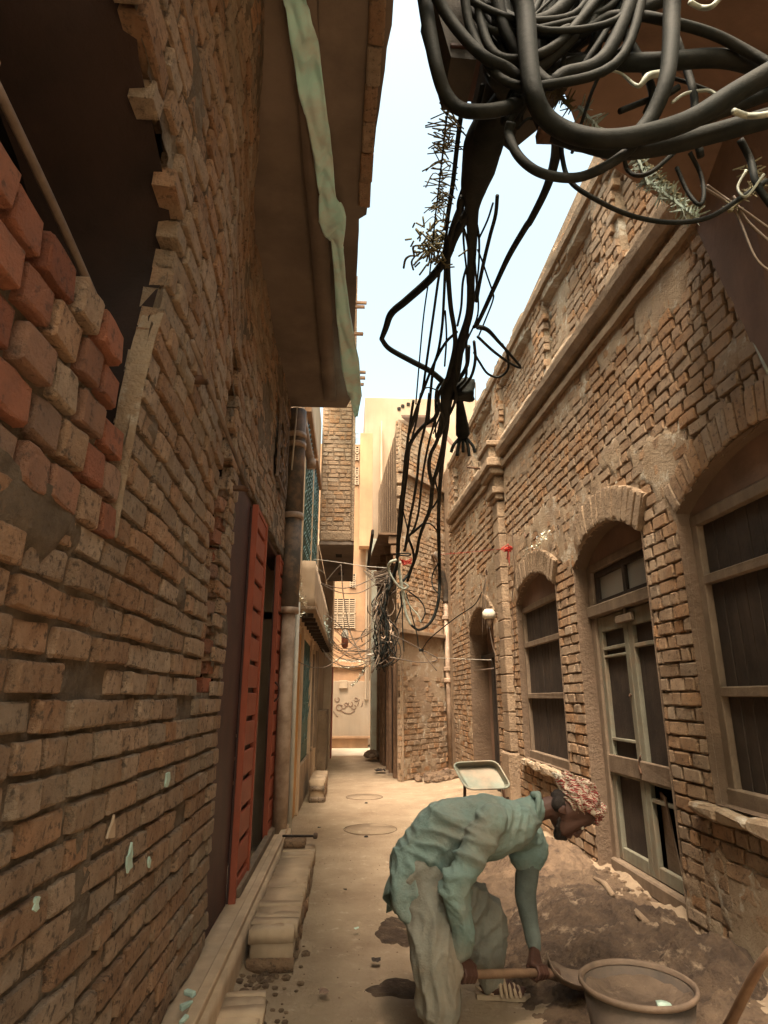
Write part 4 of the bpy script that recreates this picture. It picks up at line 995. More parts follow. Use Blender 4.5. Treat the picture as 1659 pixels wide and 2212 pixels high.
# rubble at corners
def stones(n, cx, cy, rx, ry, smin, smax, m, label, zoff=0, cat='rubble'):
    bm = bmesh.new()
    for _ in range(n):
        a = R.uniform(0, 6.28); r_ = R.random()**.6; x = cx+rx*r_*math.cos(a); y = cy+ry*r_*math.sin(a); s = R.uniform(smin, smax)
        q = bmesh.ops.create_icosphere(bm, subdivisions=1, radius=s)['verts']
        for v in q: v.co = Vector((v.co.x*R.uniform(.9, 1.3), v.co.y, v.co.z*.65))+N.noise_vector(v.co*30)*s*.35+Vector((x, y, gz(x, y)+zoff+s*.25+(1-r_)*zoff))
    o = from_bm('rubble', bm, m); tag(o, label, cat, None, 'stuff'); return o
stones(40, .62, 17.6, .15, .5, .03, .12, MT['rubble'], 'grey rubble heaped against the far right wall of the lane', .1)
stones(60, 1.75, 13.2, .4, .5, .03, .11, MT['rubble'], 'broken brick at the foot of the corner building', .02)
stones(420, 1.7, 5.4, .75, 2.4, .008, .035, MT['rubble'], 'small clods strewn over the spoil by the right wall')
stones(200, .1, 4.8, .9, 3.5, .002, .007, MT['rubble'], 'grit scattered over the lane')
stones(160, -.5, 4.4, .25, 1.4, .006, .03, MT['rubble'], 'crumbs of mortar along the foot of the long step')

# ================================================================== AWNING PANEL TOP RIGHT
AWP = [(1130, -40, 2.2), (1262, 318, 2.9), (1496, 478, 3.34), (1665, 830, 2.94), (1700, 900, 2.85), (1850, 700, 2.3), (1800, -40, 1.7)]
Q = [at(u, v, y=y) for u, v, y in AWP]; pB = Q[2]
AW = empty('awning_panel', tuple(pB), 'brown sheet panel slanting out from the right wall above the cables', 'awning')
c = at(1590, 230, y=2.55); off_ = Vector((.01, .02, .03)); n = len(Q)
V = Q+[c]; V += [q+off_ for q in V]; m_ = n+1
mesh('sheet', V, [(i, (i+1) % n, n) for i in range(n)]+[(m_+(i+1) % n, m_+i, m_+n) for i in range(n)]+[((i+1) % n, i, m_+i, m_+(i+1) % n) for i in range(n)], MT['beam_brown'], AW)
def onpl(u, v): return at(u, v, y=3.34-.4*max(0, v-480)/350-.25*max(0, 480-v)/180)+Vector((-.01, -.03, 0))
tube('edge_strip', [onpl(1385, 300), onpl(1440, 380), onpl(1500, 482), onpl(1580, 640), onpl(1665, 830)], .012, MT['cable_pale'], AW)
# ================================================================== CABLES
def R7(x, y): return 877.8+x*.4709, y*.4709
def R8(x, y): return 822.9+x*.2645, 438.9+y*.2645
def R4(x, y): return 768+x*.2603, 850.3+y*.2603
def R3(x, y): return 603.5+x*.2315, 1206.9+y*.2315
YB = [(-100, 1.45), (150, 1.75), (300, 2.15), (450, 2.7), (650, 3.9), (850, 5.6), (950, 7.2), (1050, 9.3), (1150, 11.3), (1230, 12.6), (2300, 12.7)]
def yb(v):
    for (a, p), (b, q) in zip(YB, YB[1:]):
        if v <= b: return p+(q-p)*max(0, (v-a))/(b-a)
    return 12.7
def P(uv, y=None, dy=0):
    u, v = uv; return at(u, v, y=(yb(v) if y is None else y)+dy)
def dist(p): return (p-Vector((0, 0, H))).length
def cab(name, reg, pts, rz, parent, m='cable', y=None, dy=0, sides=9, kz={'R7': .4709, 'R8': .2645, 'R4': .2603, 'R3': .2315}):
    f = {'R7': R7, 'R8': R8, 'R4': R4, 'R3': R3}[reg]; s = kz[reg]
    Q = [P(f(*p), y(i/(len(pts)-1)) if callable(y) else y, dy+.02*math.sin(i*1.7)) for i, p in enumerate(pts)]
    rz = rz if isinstance(rz, (list, tuple)) else [rz]*len(pts)
    rr = [r*s/F*dist(q)*.95 for r, q in zip(rz, Q)]
    return tube(name, Q, rr, MT[m], parent, sides, 6)
CB = empty('cable_bundle', tuple(P((1000, 860))), 'thick black bundle of electric cables sagging down the lane to the corner building', 'cables')
trunk = [R7(400, 200), R7(420, 320), R7(470, 420), R7(440, 500), R7(395, 570), R7(355, 660), R7(335, 760), R7(310, 860), R8(745, 60), R8(745, 300), R8(735, 600), R8(722, 900), R8(650, 1150), R8(600, 1400), R8(545, 1540), R8(520, 1750), R8(470, 1900)]
rad_px = [24, 24, 22, 28, 33, 37, 33, 25, 13, 10, 8, 8, 9, 12, 15, 9, 6]
Q = [P(q) for q in trunk]
tube('trunk_cable', Q, [r/F*dist(q) for r, q in zip(rad_px, Q)], MT['cable'], CB, 14, 6)
# finer cables wound on the trunk so that it reads as many
for k in range(5):
    QQ = []
    for i, (q, r) in enumerate(zip(Q, rad_px)):
        a = i*.55+k*1.26; rr = r/F*dist(q)*(.75 if i < 8 else 1.25+.9*math.sin(i*1.3+k)); QQ.append(q+Vector((math.cos(a)*rr, math.sin(a)*rr*.6, math.sin(a)*rr)))
    tube('wound_cable', QQ, [r*.24/F*dist(q) for r, q in zip(rad_px, Q)], MT['cable'], CB, 7, 6)
cab('cable', 'R8', [(735, 40), (650, 180), (595, 290), (530, 450), (400, 620), (200, 800), (85, 900), (40, 1020), (5, 1110)], [38, 40, 36, 34, 34, 32, 30, 26, 20], CB)
cab('cable', 'R8', [(5, 1110), (70, 1190), (250, 1290), (400, 1370), (520, 1470)], [20, 22, 24, 24, 26], CB, dy=.05)
for pts, r in [
    ([(660, -50), (640, 60), (590, 200), (565, 330), (550, 450), (550, 600), (570, 850), (600, 1040), (600, 1200), (540, 1450)], 20),
    ([(650, 0), (600, 120), (560, 250), (530, 430), (515, 750), (500, 1000), (470, 1200), (420, 1400), (385, 1800)], 12),
    ([(560, -60), (560, 40), (520, 350), (470, 620), (430, 900), (380, 1250), (345, 1500), (330, 1560), (280, 1750), (230, 1880)], 11),
    ([(700, 520), (668, 650), (655, 850), (625, 1000)], 10),
    ([(950, -60), (935, 100), (890, 270), (840, 480), (800, 680), (780, 800)], 15),
    ([(915, 0), (870, 140), (800, 290)], 8), ([(790, 380), (830, 480), (870, 600), (910, 720), (915, 790), (850, 960), (800, 1080)], 7),
    ([(760, 1130), (770, 1280), (735, 1420), (650, 1530)], 13), ([(715, 1170), (700, 1330), (630, 1450)], 18),
    ([(620, 1050), (520, 1150), (420, 1340), (350, 1520), (290, 1680), (240, 1840)], 12),
    ([(340, 1520), (390, 1505), (450, 1525), (500, 1550)], 6), ([(525, 880), (535, 1100), (520, 1330)], 8)]:
    cab('cable', 'R8', pts, r, CB, dy=R.uniform(-.08, .08))
cab('looped_cable', 'R8', [(790, 1010), (870, 1035), (960, 1130), (1050, 1230), (1140, 1340), (1060, 1310), (920, 1210), (790, 1090)], [22, 18, 14, 11, 10, 10, 12, 12], CB, dy=-.05)
cab('looped_cable', 'R8', [(990, 1150), (1035, 1240), (1035, 1360), (960, 1420), (870, 1390), (800, 1290), (760, 1220)], 10, CB, dy=.05)
pass
for pts, r, dy in [
    ([(690, 90), (660, 200), (560, 270), (480, 370), (430, 480), (410, 620), (390, 800), (370, 950), (355, 1150), (345, 1380), (350, 1450)], [24, 20, 16, 16, 22, 18, 14, 14, 14, 14, 20], 0),
    ([(480, 60), (455, 230), (425, 450), (405, 650), (385, 900), (365, 1100), (355, 1350)], 12, .1), ([(540, 0), (500, 250), (450, 450), (430, 650), (400, 900), (380, 1120), (350, 1300)], 9, .15),
    ([(612, 0), (590, 200), (570, 300), (530, 480), (510, 700), (480, 900), (450, 1050), (410, 1300)], 12, -.1),
    ([(660, 220), (610, 400), (570, 600), (545, 780), (520, 1000), (480, 1130), (430, 1200)], 10, .05),
    ([(765, 100), (750, 300), (700, 560), (640, 760), (620, 950), (570, 1080), (530, 1200), (500, 1350), (450, 1480), (390, 1560)], [26, 24, 20, 18, 18, 16, 14, 14, 14, 10], 0),
    ([(780, 0), (755, 250), (730, 450), (705, 700), (690, 950), (690, 1200), (697, 1500), (690, 1700), (650, 1850), (590, 1930), (520, 1960), (460, 1920)], [24, 22, 22, 18, 16, 17, 14, 14, 13, 12, 11, 10], .1),
    ([(720, 150), (680, 380), (625, 500), (610, 620), (640, 770)], 17, -.05), ([(560, 1080), (480, 1150), (440, 1190), (475, 1300), (480, 1400), (430, 1560)], 11, .1),
    ([(700, 500), (660, 700), (690, 850), (640, 950)], 8, 0), ([(395, 970), (440, 1190), (400, 1300)], 6, 0), ([(550, 1080), (620, 1080), (680, 1140)], 6, 0), ([(690, 1400), (640, 1500), (640, 1600), (690, 1660)], 6, 0),
    ([(440, 1640), (540, 1720), (578, 1810), (545, 1895)], 6, 0), ([(390, 1750), (388, 1900), (402, 2140)], 5, .1), ([(420, 1650), (470, 1850), (510, 2000), (520, 2110)], 5, 0), ([(370, 1640), (380, 1760), (330, 1900)], 7, .1), ([(350, 1400), (300, 1560), (270, 1640)], 14, 0)]:
    cab('cable', 'R4', pts, r, CB, dy=dy)
cab('pale_cable', 'R4', [(460, 1920), (420, 1830), (398, 1700), (385, 1600), (360, 1450), (370, 1400)], [10, 12, 12, 14, 14, 10], CB, 'cable_pale', dy=-.1)
cab('pale_cable', 'R4', [(340, 1380), (290, 1400), (272, 1450), (300, 1520), (350, 1590), (400, 1620), (436, 1600), (400, 1570)], [12, 13, 12, 10, 9, 9, 9, 8], CB, 'cable_pale', dy=-.2)
cab('pale_cable', 'R4', [(400, 1640), (450, 1760), (520, 1840), (542, 1900)], 6, CB, 'cable_pale', dy=-.1)
cab('cable_ring', 'R4', [(330, 1330), (390, 1325), (455, 1332), (440, 1345), (380, 1342), (335, 1335)], 6, CB, dy=-.15)
for k in range(12):
    cab('red_wire', 'R4', [(365+k*3, 1365+k*5), (410+R.uniform(-20, 20), 1390+k*3), (465, 1385+R.uniform(-20, 40))], 2.2, CB, 'red_cord', dy=-.12)
# splice and cut cable end
Q = P(R8(660, 1530)); rough_box('splice', Q-Vector((.09, .08, .07)), Q+Vector((.12, .08, .09)), MT['cable'], CB, .04, .03)
e0 = [P(R8(640, 1590)), P(R4(870, 120), 5.9), P(R4(885, 270), 6.1), P(R4(890, 340), 6.2)]
tube('cut_cable', e0, [.03, .045, .07, .075], MT['cable'], CB)
for k in range(5): tube('cut_strand', [e0[-1]+Vector((0, 0, 0)), e0[-1]+Vector((-.10+.05*k, 0, -.12)), e0[-1]+Vector((-.13+.065*k, .02, -.2-.04*(k % 2)))], .018, MT['cable'], CB, 6)
# ---- the tangle at the top
CT = empty('cable_tangle', tuple(P(R7(500, 200))), 'huge tangle of thick black cable loops hanging over the lane at the top right', 'cables')
y0 = 1.55
for pts, r, dy, m in [
    ([(70, -120), (85, 0), (110, 160), (140, 310), (180, 430), (245, 500), (340, 512), (440, 500), (520, 470)], 28, .0, 'cable'),
    ([(100, -90), (180, 60), (280, 190), (370, 270), (470, 320), (560, 400)], 22, -.05, 'cable'),
    ([(130, -120), (240, 40), (330, 160), (430, 260), (540, 330), (620, 420)], 30, .1, 'cable'),
    ([(500, -120), (545, 60), (560, 250), (585, 430), (640, 540), (750, 610), (920, 640), (1120, 610), (1320, 540), (1500, 430), (1760, 280)], 38, -.1, 'cable'),
    ([(600, 480), (660, 600), (800, 650), (980, 690), (1180, 670), (1420, 610), (1740, 520)], 36, 0, 'cable'),
    ([(610, 520), (720, 640), (860, 670), (1050, 640), (1250, 600), (1420, 520), (1740, 400)], 26, .1, 'cable'),
    ([(560, 380), (720, 310), (900, 290), (1150, 285), (1400, 268), (1560, 290), (1760, 360)], 32, .05, 'cable'),
    ([(1225, -100), (1218, 50), (1212, 220), (1190, 380), (1120, 540), (1040, 640)], 30, -.12, 'cable'),
    ([(820, 140), (920, 80), (1060, 72), (1200, 98), (1400, 155), (1560, 235), (1740, 340)], 18, .0, 'cable'),
    ([(940, 100), (1030, 200), (1085, 300), (1130, 430), (1100, 520)], 15, .1, 'cable'),
    ([(480, 560), (470, 620), (510, 710), (590, 780), (690, 812), (800, 812), (920, 760), (1020, 690), (1060, 640)], 20, -.05, 'cable'),
    ([(712, 630), (715, 720), (750, 830), (860, 910), (1020, 985), (1200, 1020), (1380, 1000), (1530, 910), (1650, 830)], 10, .15, 'cable'),
    ([(1000, 730), (1015, 780), (1060, 805), (1130, 785), (1230, 700)], 9, .1, 'cable'),
    ([(1240, 180), (1290, 330), (1320, 440), (1325, 560), (1350, 720)], 14, .12, 'cable'),
    ([(980, 510), (1080, 470), (1180, 440), (1250, 400)], 12, .1, 'cable'),
    ([(1530, 640), (1580, 740), (1610, 850), (1700, 980)], 13, .1, 'cable'),
    ([(760, 700), (900, 330), (1100, 330), (1350, 400), (1560, 500)], 7, .2, 'cable'),
    ([(920, -60), (1000, 90), (1010, 180), (960, 240), (870, 260), (780, 240), (740, 200)], 7, .1, 'cable'),
    ([(830, -40), (1000, 60), (1180, 0), (1300, -60)], 22, .1, 'cable'),
    ([(510, 590), (560, 545), (620, 560), (640, 590)], 6, .1, 'cable'), ([(1300, 700), (1350, 800), (1365, 890), (1345, 940), (1290, 880), (1240, 770)], 8, .15, 'cable'),
    ([(1380, 850), (1450, 900), (1540, 960), (1680, 1060)], 5, .3, 'wire'), ([(1500, 900), (1560, 1010), (1700, 1140)], 6, .3, 'wire'), ([(1350, 850), (1500, 960), (1600, 1180), (1690, 1260)], 5, .3, 'wire')]:
    cab('cable', 'R7', pts, r, CT, m, y=y0, dy=dy)
cab('pale_cable', 'R7', [(1300, 10), (1350, 35), (1400, 30), (1440, -10)], 9, CT, 'cable_pale', y=y0)
cab('pale_cable', 'R7', [(1500, 510), (1560, 530), (1620, 530), (1700, 515)], 11, CT, 'cable_pale', y=y0-.1)
cab('pale_cable', 'R7', [(890, 320), (980, 335), (1060, 395), (1110, 350), (1175, 335)], [4, 5, 8, 14, 12], CT, 'cable_pale', y=y0+.02)
cab('pale_cable', 'R7', [(1220, 470), (1280, 430), (1380, 415), (1430, 440)], 6, CT, 'cable_pale', y=y0+.1)
cab('pale_cable', 'R7', [(1560, 780), (1520, 860), (1560, 900), (1640, 800)], 5, CT, 'cable_pale', y=y0+.1)
rr_ = random.Random(5)
for k in range(52):
    x0_, y0_ = rr_.uniform(200, 520), rr_.uniform(-160, -60); x2, y2 = rr_.uniform(640, 1000), rr_.uniform(-140, 260)
    xm, ym = rr_.uniform(380, 720), rr_.uniform(60, 400)
    pts = [(x0_, y0_), (x0_*.6+xm*.4-30, y0_*.4+ym*.5), (xm, ym), (xm*.5+x2*.5+rr_.uniform(-60, 60), ym*.6+y2*.4+rr_.uniform(-20, 70)), (x2, y2), (x2+rr_.uniform(60, 200), -230)]
    cab('cable', 'R7', pts, rr_.choice([4, 6, 9, 13, 18, 26]), CT, y=y0, dy=rr_.uniform(-.05, .3), sides=8)
for k in range(9):
    pts = [(560+rr_.uniform(-60, 60), 350+rr_.uniform(-60, 60)), (520+rr_.uniform(-40, 40), 440), (480+rr_.uniform(-40, 40), 560)]
    cab('cable', 'R7', pts, rr_.uniform(14, 26), CT, y=y0, dy=rr_.uniform(0, .25), sides=8)
Q1, Q2 = P(R7(205, 262), y0+.1), P(R7(330, 272), y0+.1)
JB = empty('junction_box', tuple(Q1), 'dark metal junction box behind the cable tangle, against the sky', 'box')
V = [P(R7(*q), y0+.06) for q in ((205, 262), (322, 274), (420, -120), (95, -120))]; V += [v+Vector((0, .22, .02)) for v in V]
mesh('case', V, [(0, 1, 2, 3)[::-1], (4, 5, 6, 7), (0, 1, 5, 4), (1, 2, 6, 5), (2, 3, 7, 6), (3, 0, 4, 7)], MT['box_steel'], JB)
boxes('lip', [((Q1.x-.01, Q1.y-.05, Q1.z-.012), (Q2.x+.01, Q1.y+.16, Q1.z+.004))], MT['dark_steel'], JB, .003)
V = [P(R7(*q), y0+.3) for q in ((260, -90), (900, -90), (850, 100), (700, 300), (560, 410), (390, 270))]; V += [v+Vector((.02, .35, .06)) for v in V]
dbx = mesh('tangle_backing', V, [tuple(range(6))[::-1], tuple(range(6, 12))]+[(i, (i+1) % 6, 6+(i+1) % 6, 6+i) for i in range(6)], MT['box_steel'], None)  # added dark filler, stands in for the dense mass of cables
tag(dbx, 'dark backing block added to fill the middle of the cable tangle', 'box')
sb = rough_box('clamp', P(R7(610, 590), y0)-Vector((0, .02, .02)), P(R7(690, 600), y0)+Vector((0, .04, .02)), MT['rust'], CT, .05, .004)
# hanging straight wires left of the trunk
hw = [([R7(212, 270), R7(200, 420), R7(178, 600), R7(150, 850), R8(440, 150), R8(400, 560), R8(340, 1000), R8(285, 1640)], 1.6, 'leftmost thin wire running down from the junction box, carrying the dry vine'),
      ([R7(280, 275), R7(262, 440), R7(235, 650), R7(212, 850), R7(180, 1050)], 4.5, 'nearer dark wire dropping straight down from the junction box'),
      ([R7(350, 390), R7(318, 540), R7(290, 740), R7(262, 900), R7(245, 1040)], 4.5, 'dark wire between the junction box wire and the trunk bundle')]
for pts, r, lab in hw:
    Q = [P(q, dy=.1) for q in pts]; o = tube('hanging_wire', Q, [r/F*dist(q) for q in Q], MT['cable'], None, 6, 6); tag(o, lab, 'wire', 'wires hanging beside the trunk bundle')
Q = [P(q, dy=-.1) for q in (R7(690, 620), R7(680, 740), R7(640, 870), R7(570, 1010), R8(1180, 200), R8(1040, 440), R8(920, 700), R8(800, 960), R8(760, 1010))]
o = tube('hanging_wire', Q, [v/F*dist(q) for v, q in zip((9, 9, 8, 7, 6.5, 6, 5, 4.5, 4), Q)], MT['cable'], None, 8, 6); tag(o, 'single thick cable slanting from the top tangle down to the knot against open sky', 'cable', 'wires hanging beside the trunk bundle')
# dry vine on the leftmost wire
V = []; Fc = []; L_ = []
for k in range(90):
    t = R.random(); q = P((R7(190, 470)[0]+(R7(140, 1010)[0]-R7(190, 470)[0])*t, R7(0, 480)[1]+(R7(0, 1020)[1]-R7(0, 480)[1])*t), dy=.1)
    L_.append(([q, q+Vector((R.uniform(-.06, .06), 0, R.uniform(-.03, .04))), q+Vector((R.uniform(-.1, .1), .02, R.uniform(-.06, .05)))], .0035))
for k in range(130):
    q = P(R8(425, 340), dy=.1)+Vector([R.gauss(0, .055) for _ in range(3)]); L_.append(([q, q+Vector([R.uniform(-.07, .07) for _ in range(3)])], .006))
L_.append(([P(R8(*q), dy=.1) for q in ((400, 380), (330, 400), (290, 430), (240, 430), (200, 460), (185, 530))], .008)); L_.append(([P(R8(*q), dy=.1) for q in ((280, 430), (250, 480), (265, 545))], .007)); L_.append(([P(R8(*q), dy=.1) for q in ((400, 340), (330, 345), (265, 355), (270, 420))], .008))
vn = tubes('dry_vine', L_, MT['vine'], None, 4, 3); tag(vn, 'dry vine with a tuft of dead leaves clinging to the leftmost thin wire', 'vine')
# tinsel caught in the tangle
def blades(name, uv0, uv1, n, ln, m, label, y, wd=.008):
    n *= 2
    V = []; Fc = []; a = P(R7(*uv0), y); b = P(R7(*uv1), y); ax = (b-a).normalized(); sd_ = ax.cross(Vector((0, 1, 0))).normalized()
    for k in range(n):
        c = a.lerp(b, k/n); s_ = (1 if k % 2 else -1); d = (sd_*s_*R.uniform(.1, 1)+ax*R.uniform(-.6, .9)+Vector((0, R.uniform(-.9, .9), 0))).normalized(); L1 = ln*R.uniform(.3, .9); w_ = ax*wd*.5
        o = len(V); V += [c-w_, c+w_, c+d*L1+w_*.6, c+d*L1-w_*.6, c+d*L1*.5+Vector((0, .006, 0))]; Fc += [(o, o+1, o+2, o+3)]
    v, f = tube_geo([a, b], .008, 5, 3); o = len(V); V += v; Fc += [tuple(i+o for i in q) for q in f]
    ob = mesh(name, V, Fc, m); tag(ob, label, 'garland', 'faded garlands caught in the cables'); return ob
blades('garland', (790, 490), (880, 590), 22, .07, MT['tinsel_mint'], 'short pale garland with stiff leaves inside the largest cable loop', y0+.25)
blades('garland', (1050, 700), (1110, 850), 26, .06, MT['tinsel_mint'], 'upper part of the long pale garland below the thick cables', y0+.35)
blades('garland', (1090, 820), (1330, 1000), 70, .07, MT['tinsel_mint'], 'long pale garland running down to the thin white line', y0+.4)
blades('garland', (1080, 730), (1300, 960), 50, .05, MT['vine'], 'brown dried garland twisted beside the long pale one', y0+.42)
blades('garland', (1560, 760), (1640, 860), 24, .06, MT['vine'], 'dry garland tuft at the right edge under the cables', y0+.2)
blades('garland', (1480, 970), (1620, 830), 24, .05, MT['vine'], 'dusty garland end hanging off the thin sweeping cable', y0+.3)
blades('garland', (650, 380), (760, 500), 40, .06, MT['vine'], 'brown dead leaves stuck inside the cable tangle', y0+.3)
# ---- wires across the lane and tangle on the corner
def wires(lab, pts, r, y_a, y_b, m='wire', name='wire', grp='thin wires strung across the lane', reg=R3):
    n = len(pts); Q = [at(*reg(*p), y=y_a+(y_b-y_a)*i/(n-1)) for i, p in enumerate(pts)]
    o = tube(name, Q, [r*.2315/F*dist(q) for q in Q], MT[m], None, 6, 6); tag(o, lab, 'wire', grp); return o
wires('pair of sagging wires under the brick room, upper one', [(290, 100), (335, 190), (450, 250), (600, 275), (750, 240), (900, 170), (1030, 130)], 5, 10, 12.6)
wires('pair of sagging wires under the brick room, lower one', [(330, 200), (450, 270), (580, 318), (740, 318), (850, 265), (1030, 160)], 4.5, 10, 12.6)
wires('pale straight wire crossing just under the brick room', [(280, 0), (450, 20), (600, 40), (800, 70), (1000, 85)], 3, 11, 12.6, 'pipe_white')
wires('thin wire curving over the soffit holes', [(300, 20), (360, 90), (420, 140), (440, 215)], 3, 11, 12.5, 'pipe_white')
wires('wire falling from the soffit hook straight across the orange house', [(575, 50), (590, 280), (620, 480), (660, 680), (720, 820), (780, 930), (880, 900)], 5, 12.8, 12.6)
wires('short slanting wire on the soffit', [(440, 210), (510, 120), (578, 50)], 4.5, 12.8, 12.8)
wires('low wire dipping from the ochre door to the corner bunch', [(150, 950), (300, 1012), (430, 1010), (560, 930), (700, 800), (830, 640), (920, 480)], 4, 9, 12.6)
wires('wire swinging from the balcony end down to the corner', [(440, 520), (560, 620), (650, 760), (760, 850), (880, 840)], 4.5, 13, 12.8)
wires('lower wire from the balcony end running flat to the corner', [(470, 700), (540, 840), (680, 862), (850, 862)], 4.5, 14, 13)
wires('lowest wire hanging between balcony and corner', [(400, 840), (480, 950), (600, 1000), (740, 1000), (860, 940)], 4, 13, 13)
wires('wire leaving the corner bunch for the iron ring, upper stretch', [(1330, 850), (1400, 750), (1530, 640), (1660, 540), (1820, 430), (1890, 310)], 5, 12.2, 10.4, 'cable')
wires('loose wire looping from the corner bunch to the drain pipe', [(1030, 700), (1200, 780), (1330, 850), (1470, 925), (1430, 960), (1280, 965), (1150, 940), (1030, 920)], 5, 12.5, 12.6)
wires('short tail of wire under the knot near the drain pipe', [(1330, 860), (1390, 950), (1470, 1045)], 4, 12.4, 12.4)
wires('straight pale wire from the knot to the niche', [(1480, 925), (1600, 932), (1760, 938), (1980, 945)], 3, 12.4, 10, 'pipe_white')
kn = rough_box('wire_knot', at(*R3(1310, 865), y=12.3), at(*R3(1350, 842), y=12.3)+Vector((0, .1, 0)), MT['cable'], None, .05, .02); tag(kn, 'dark knot of tape where several wires meet left of the drain pipe', 'knot')
WT = empty('wire_tangle', tuple(at(830, 1400, y=12.9)), 'dense bird nest of old wires on the corner of the jutting building', 'wires')
rr_ = random.Random(9)
for k in range(46):
    cx = rr_.gauss(950, 55); cy_ = rr_.uniform(440, 950); n = rr_.randint(4, 7); a = rr_.uniform(0, 6); r1 = rr_.uniform(30, 110)
    pts = [(cx+r1*.6*math.cos(a+i*.9)+rr_.uniform(-15, 15), cy_+r1*math.sin(a+i*.9)+rr_.uniform(-20, 20)) for i in range(n)]
    Q = [at(*R3(*p), y=12.9+rr_.uniform(-.25, .05)) for p in pts]
    tube('loop_wire', Q, rr_.choice([.007, .010, .013]), MT[rr_.choice(['wire', 'cable', 'wire', 'pipe'])], WT, 5, 5)
for k in range(22):
    x = 950+rr_.gauss(0, 45); pts = [(1030+rr_.gauss(0, 40), rr_.uniform(100, 300)), (x+rr_.uniform(-30, 30), 400), (x, 500), (x+rr_.gauss(0, 60), rr_.uniform(650, 900)), (x+rr_.gauss(0, 60), rr_.uniform(900, 1080))]
    Q = [at(*R3(*p), y=12.85+rr_.uniform(-.25, .05)) for p in pts]; tube('drop_wire', Q, rr_.choice([.009, .013]), MT[rr_.choice(['wire', 'cable'])], WT, 5, 5)
for k in range(16):
    xa, ya = rr_.uniform(440, 520), rr_.uniform(600, 900); xb, yb_ = rr_.uniform(820, 900), rr_.uniform(640, 960); sg = rr_.uniform(20, 130)
    Q = [at(*R3(xa+(xb-xa)*t, ya+(yb_-ya)*t+sg*4*t*(1-t)), y=13.5+rr_.uniform(-.2, 1.5)) for t in (0, .25, .5, .75, 1)]
    tube('span_wire', Q, .007, MT['wire'], WT, 4, 5)
for k in range(8): 
    Q = [at(*R3(800+rr_.uniform(-20, 20), 80+k*10), y=12.9), at(*R3(900, 130+k*14), y=12.8), at(*R3(1040, 60+k*25), y=12.7)]; tube('span_wire', Q, .008, MT['wire'], WT, 4, 5)
tube('meter_board', [at(*R3(820, 900), y=13), at(*R3(900, 880), y=12.95), at(*R3(890, 830), y=12.9)], .02, MT['pipe_white'], WT)
lt = empty('hanging_lantern', tuple(at(745, 1385, y=14)), 'small white and red paper lantern hanging from a wire over the lane', 'lantern')
q = at(745, 1383, y=14); lathe('shade', [(.02, .17), (.07, .14), (.075, .0), (.07, -.14), (.03, -.17)], MT['brick_red'], lt, q, 12); lathe('cap', [(.0, .24), (.05, .22), (.08, .14), (.078, .05)], MT['pipe_white'], lt, q, 12)
tube('string', [q+Vector((0, 0, .24)), q+Vector((-.05, 0, .5))], .006, MT['wire'], lt)
# ---- bits on the right wall
rc = tube('red_string', [at(950, 1198, y=12.4), at(1020, 1192, y=10.8), at(1098, 1184, x=2.14)], .0035, MT['red_cord'], None, 5); tag(rc, 'thin red string stretched from the corner building to a nail by the pilaster', 'string')
q = at(1098, 1184, x=2.14); L_ = [([q+Vector([R.gauss(0, .03) for _ in range(3)]) for _ in range(5)], .006) for _ in range(8)]+[([q, q+Vector((0, -.03+.05*k, -.12)), q+Vector((0, .02*k, -.25+.05*k))], .004) for k in range(4)]
o = tubes('red_knot', L_, MT['red_cord'], None, 5, 4); tag(o, 'scribbled red knot of cord on a nail at the pilaster', 'cord')
tinsel('tinsel_garland', [at(1158, 1185, x=2.2), at(1172, 1165, x=2.18), at(1182, 1150, x=2.2)], 140, .022, MT['tinsel'], 'short gold and silver tinsel tuft nailed over the smaller boarded window', sz=.025)
tinsel('tinsel_garland', [at(1130, 1190, x=2.2), at(1143, 1184, x=2.2), at(1158, 1178, x=2.2)], 40, .02, MT['tinsel'], 'few stray tinsel strands left of the tinsel tuft', sz=.015)
def ring(name, c, r, m, label, cat):
    o = tube(name, [c+Vector((0, r*math.cos(a), r*math.sin(a))) for a in [k/12*2*math.pi for k in range(13)]], r*.22, m, None, 6, 2); tag(o, label, cat); return o
ring('iron_ring', at(1051, 1236, x=2.2), .04, MT['rust'], 'iron ring on the right wall over the niche, wires tied to it', 'ring')
ring('iron_ring', at(1206, 1139, x=2.22), .022, MT['rust'], 'small iron ring between the tinsel tuft and the door arch', 'ring')
o = tube('hook', [at(1133, 1152, x=2.24), at(1137, 1160, x=2.15), at(1142, 1152, x=2.14)], .012, MT['rust']); tag(o, 'bent iron hook on the wall left of the small ring', 'hook')
for k, (dx, ln, lab) in enumerate(((0, .9, 'nearest'), (.15, .8, 'middle'), (.3, .95, 'farthest'))):
    c = at(1050, 1245, x=2.18); o = tube('loose_wire', [c, c+Vector((-.03, dx*.6, -.3)), c+Vector((-.02, dx*1.3, -ln))], .006, MT['wire'], None, 5); tag(o, lab+' of three loose wire ends hanging from the iron ring', 'wire', 'wire ends on the iron ring')
lp = empty('wall_lamp', tuple(at(1058, 1330, x=2.1)), 'white enamel wall lamp with a round head beside the niche', 'lamp')
q = at(1056, 1328, x=2.05); lathe('lamp_head', [(0, .085), (.06, .08), (.095, .04), (.10, -.03), (.07, -.06), (0, -.065)], MT['cooler'], lp, q, 16)
lathe('lamp_neck', [(.05, -.06), (.055, -.12), (.03, -.15), (.03, -.2), (0, -.2)], MT['pipe_dark'], lp, q, 12); tube('arm', [q, q+Vector((.1, 0, .02)), q+Vector((.2, 0, .02))], .02, MT['rust'], lp)
tube('lamp_wire', [q+Vector((0, 0, -.2)), q+Vector((.05, .02, -.5)), q+Vector((.15, .0, -.8))], .006, MT['wire'], lp)
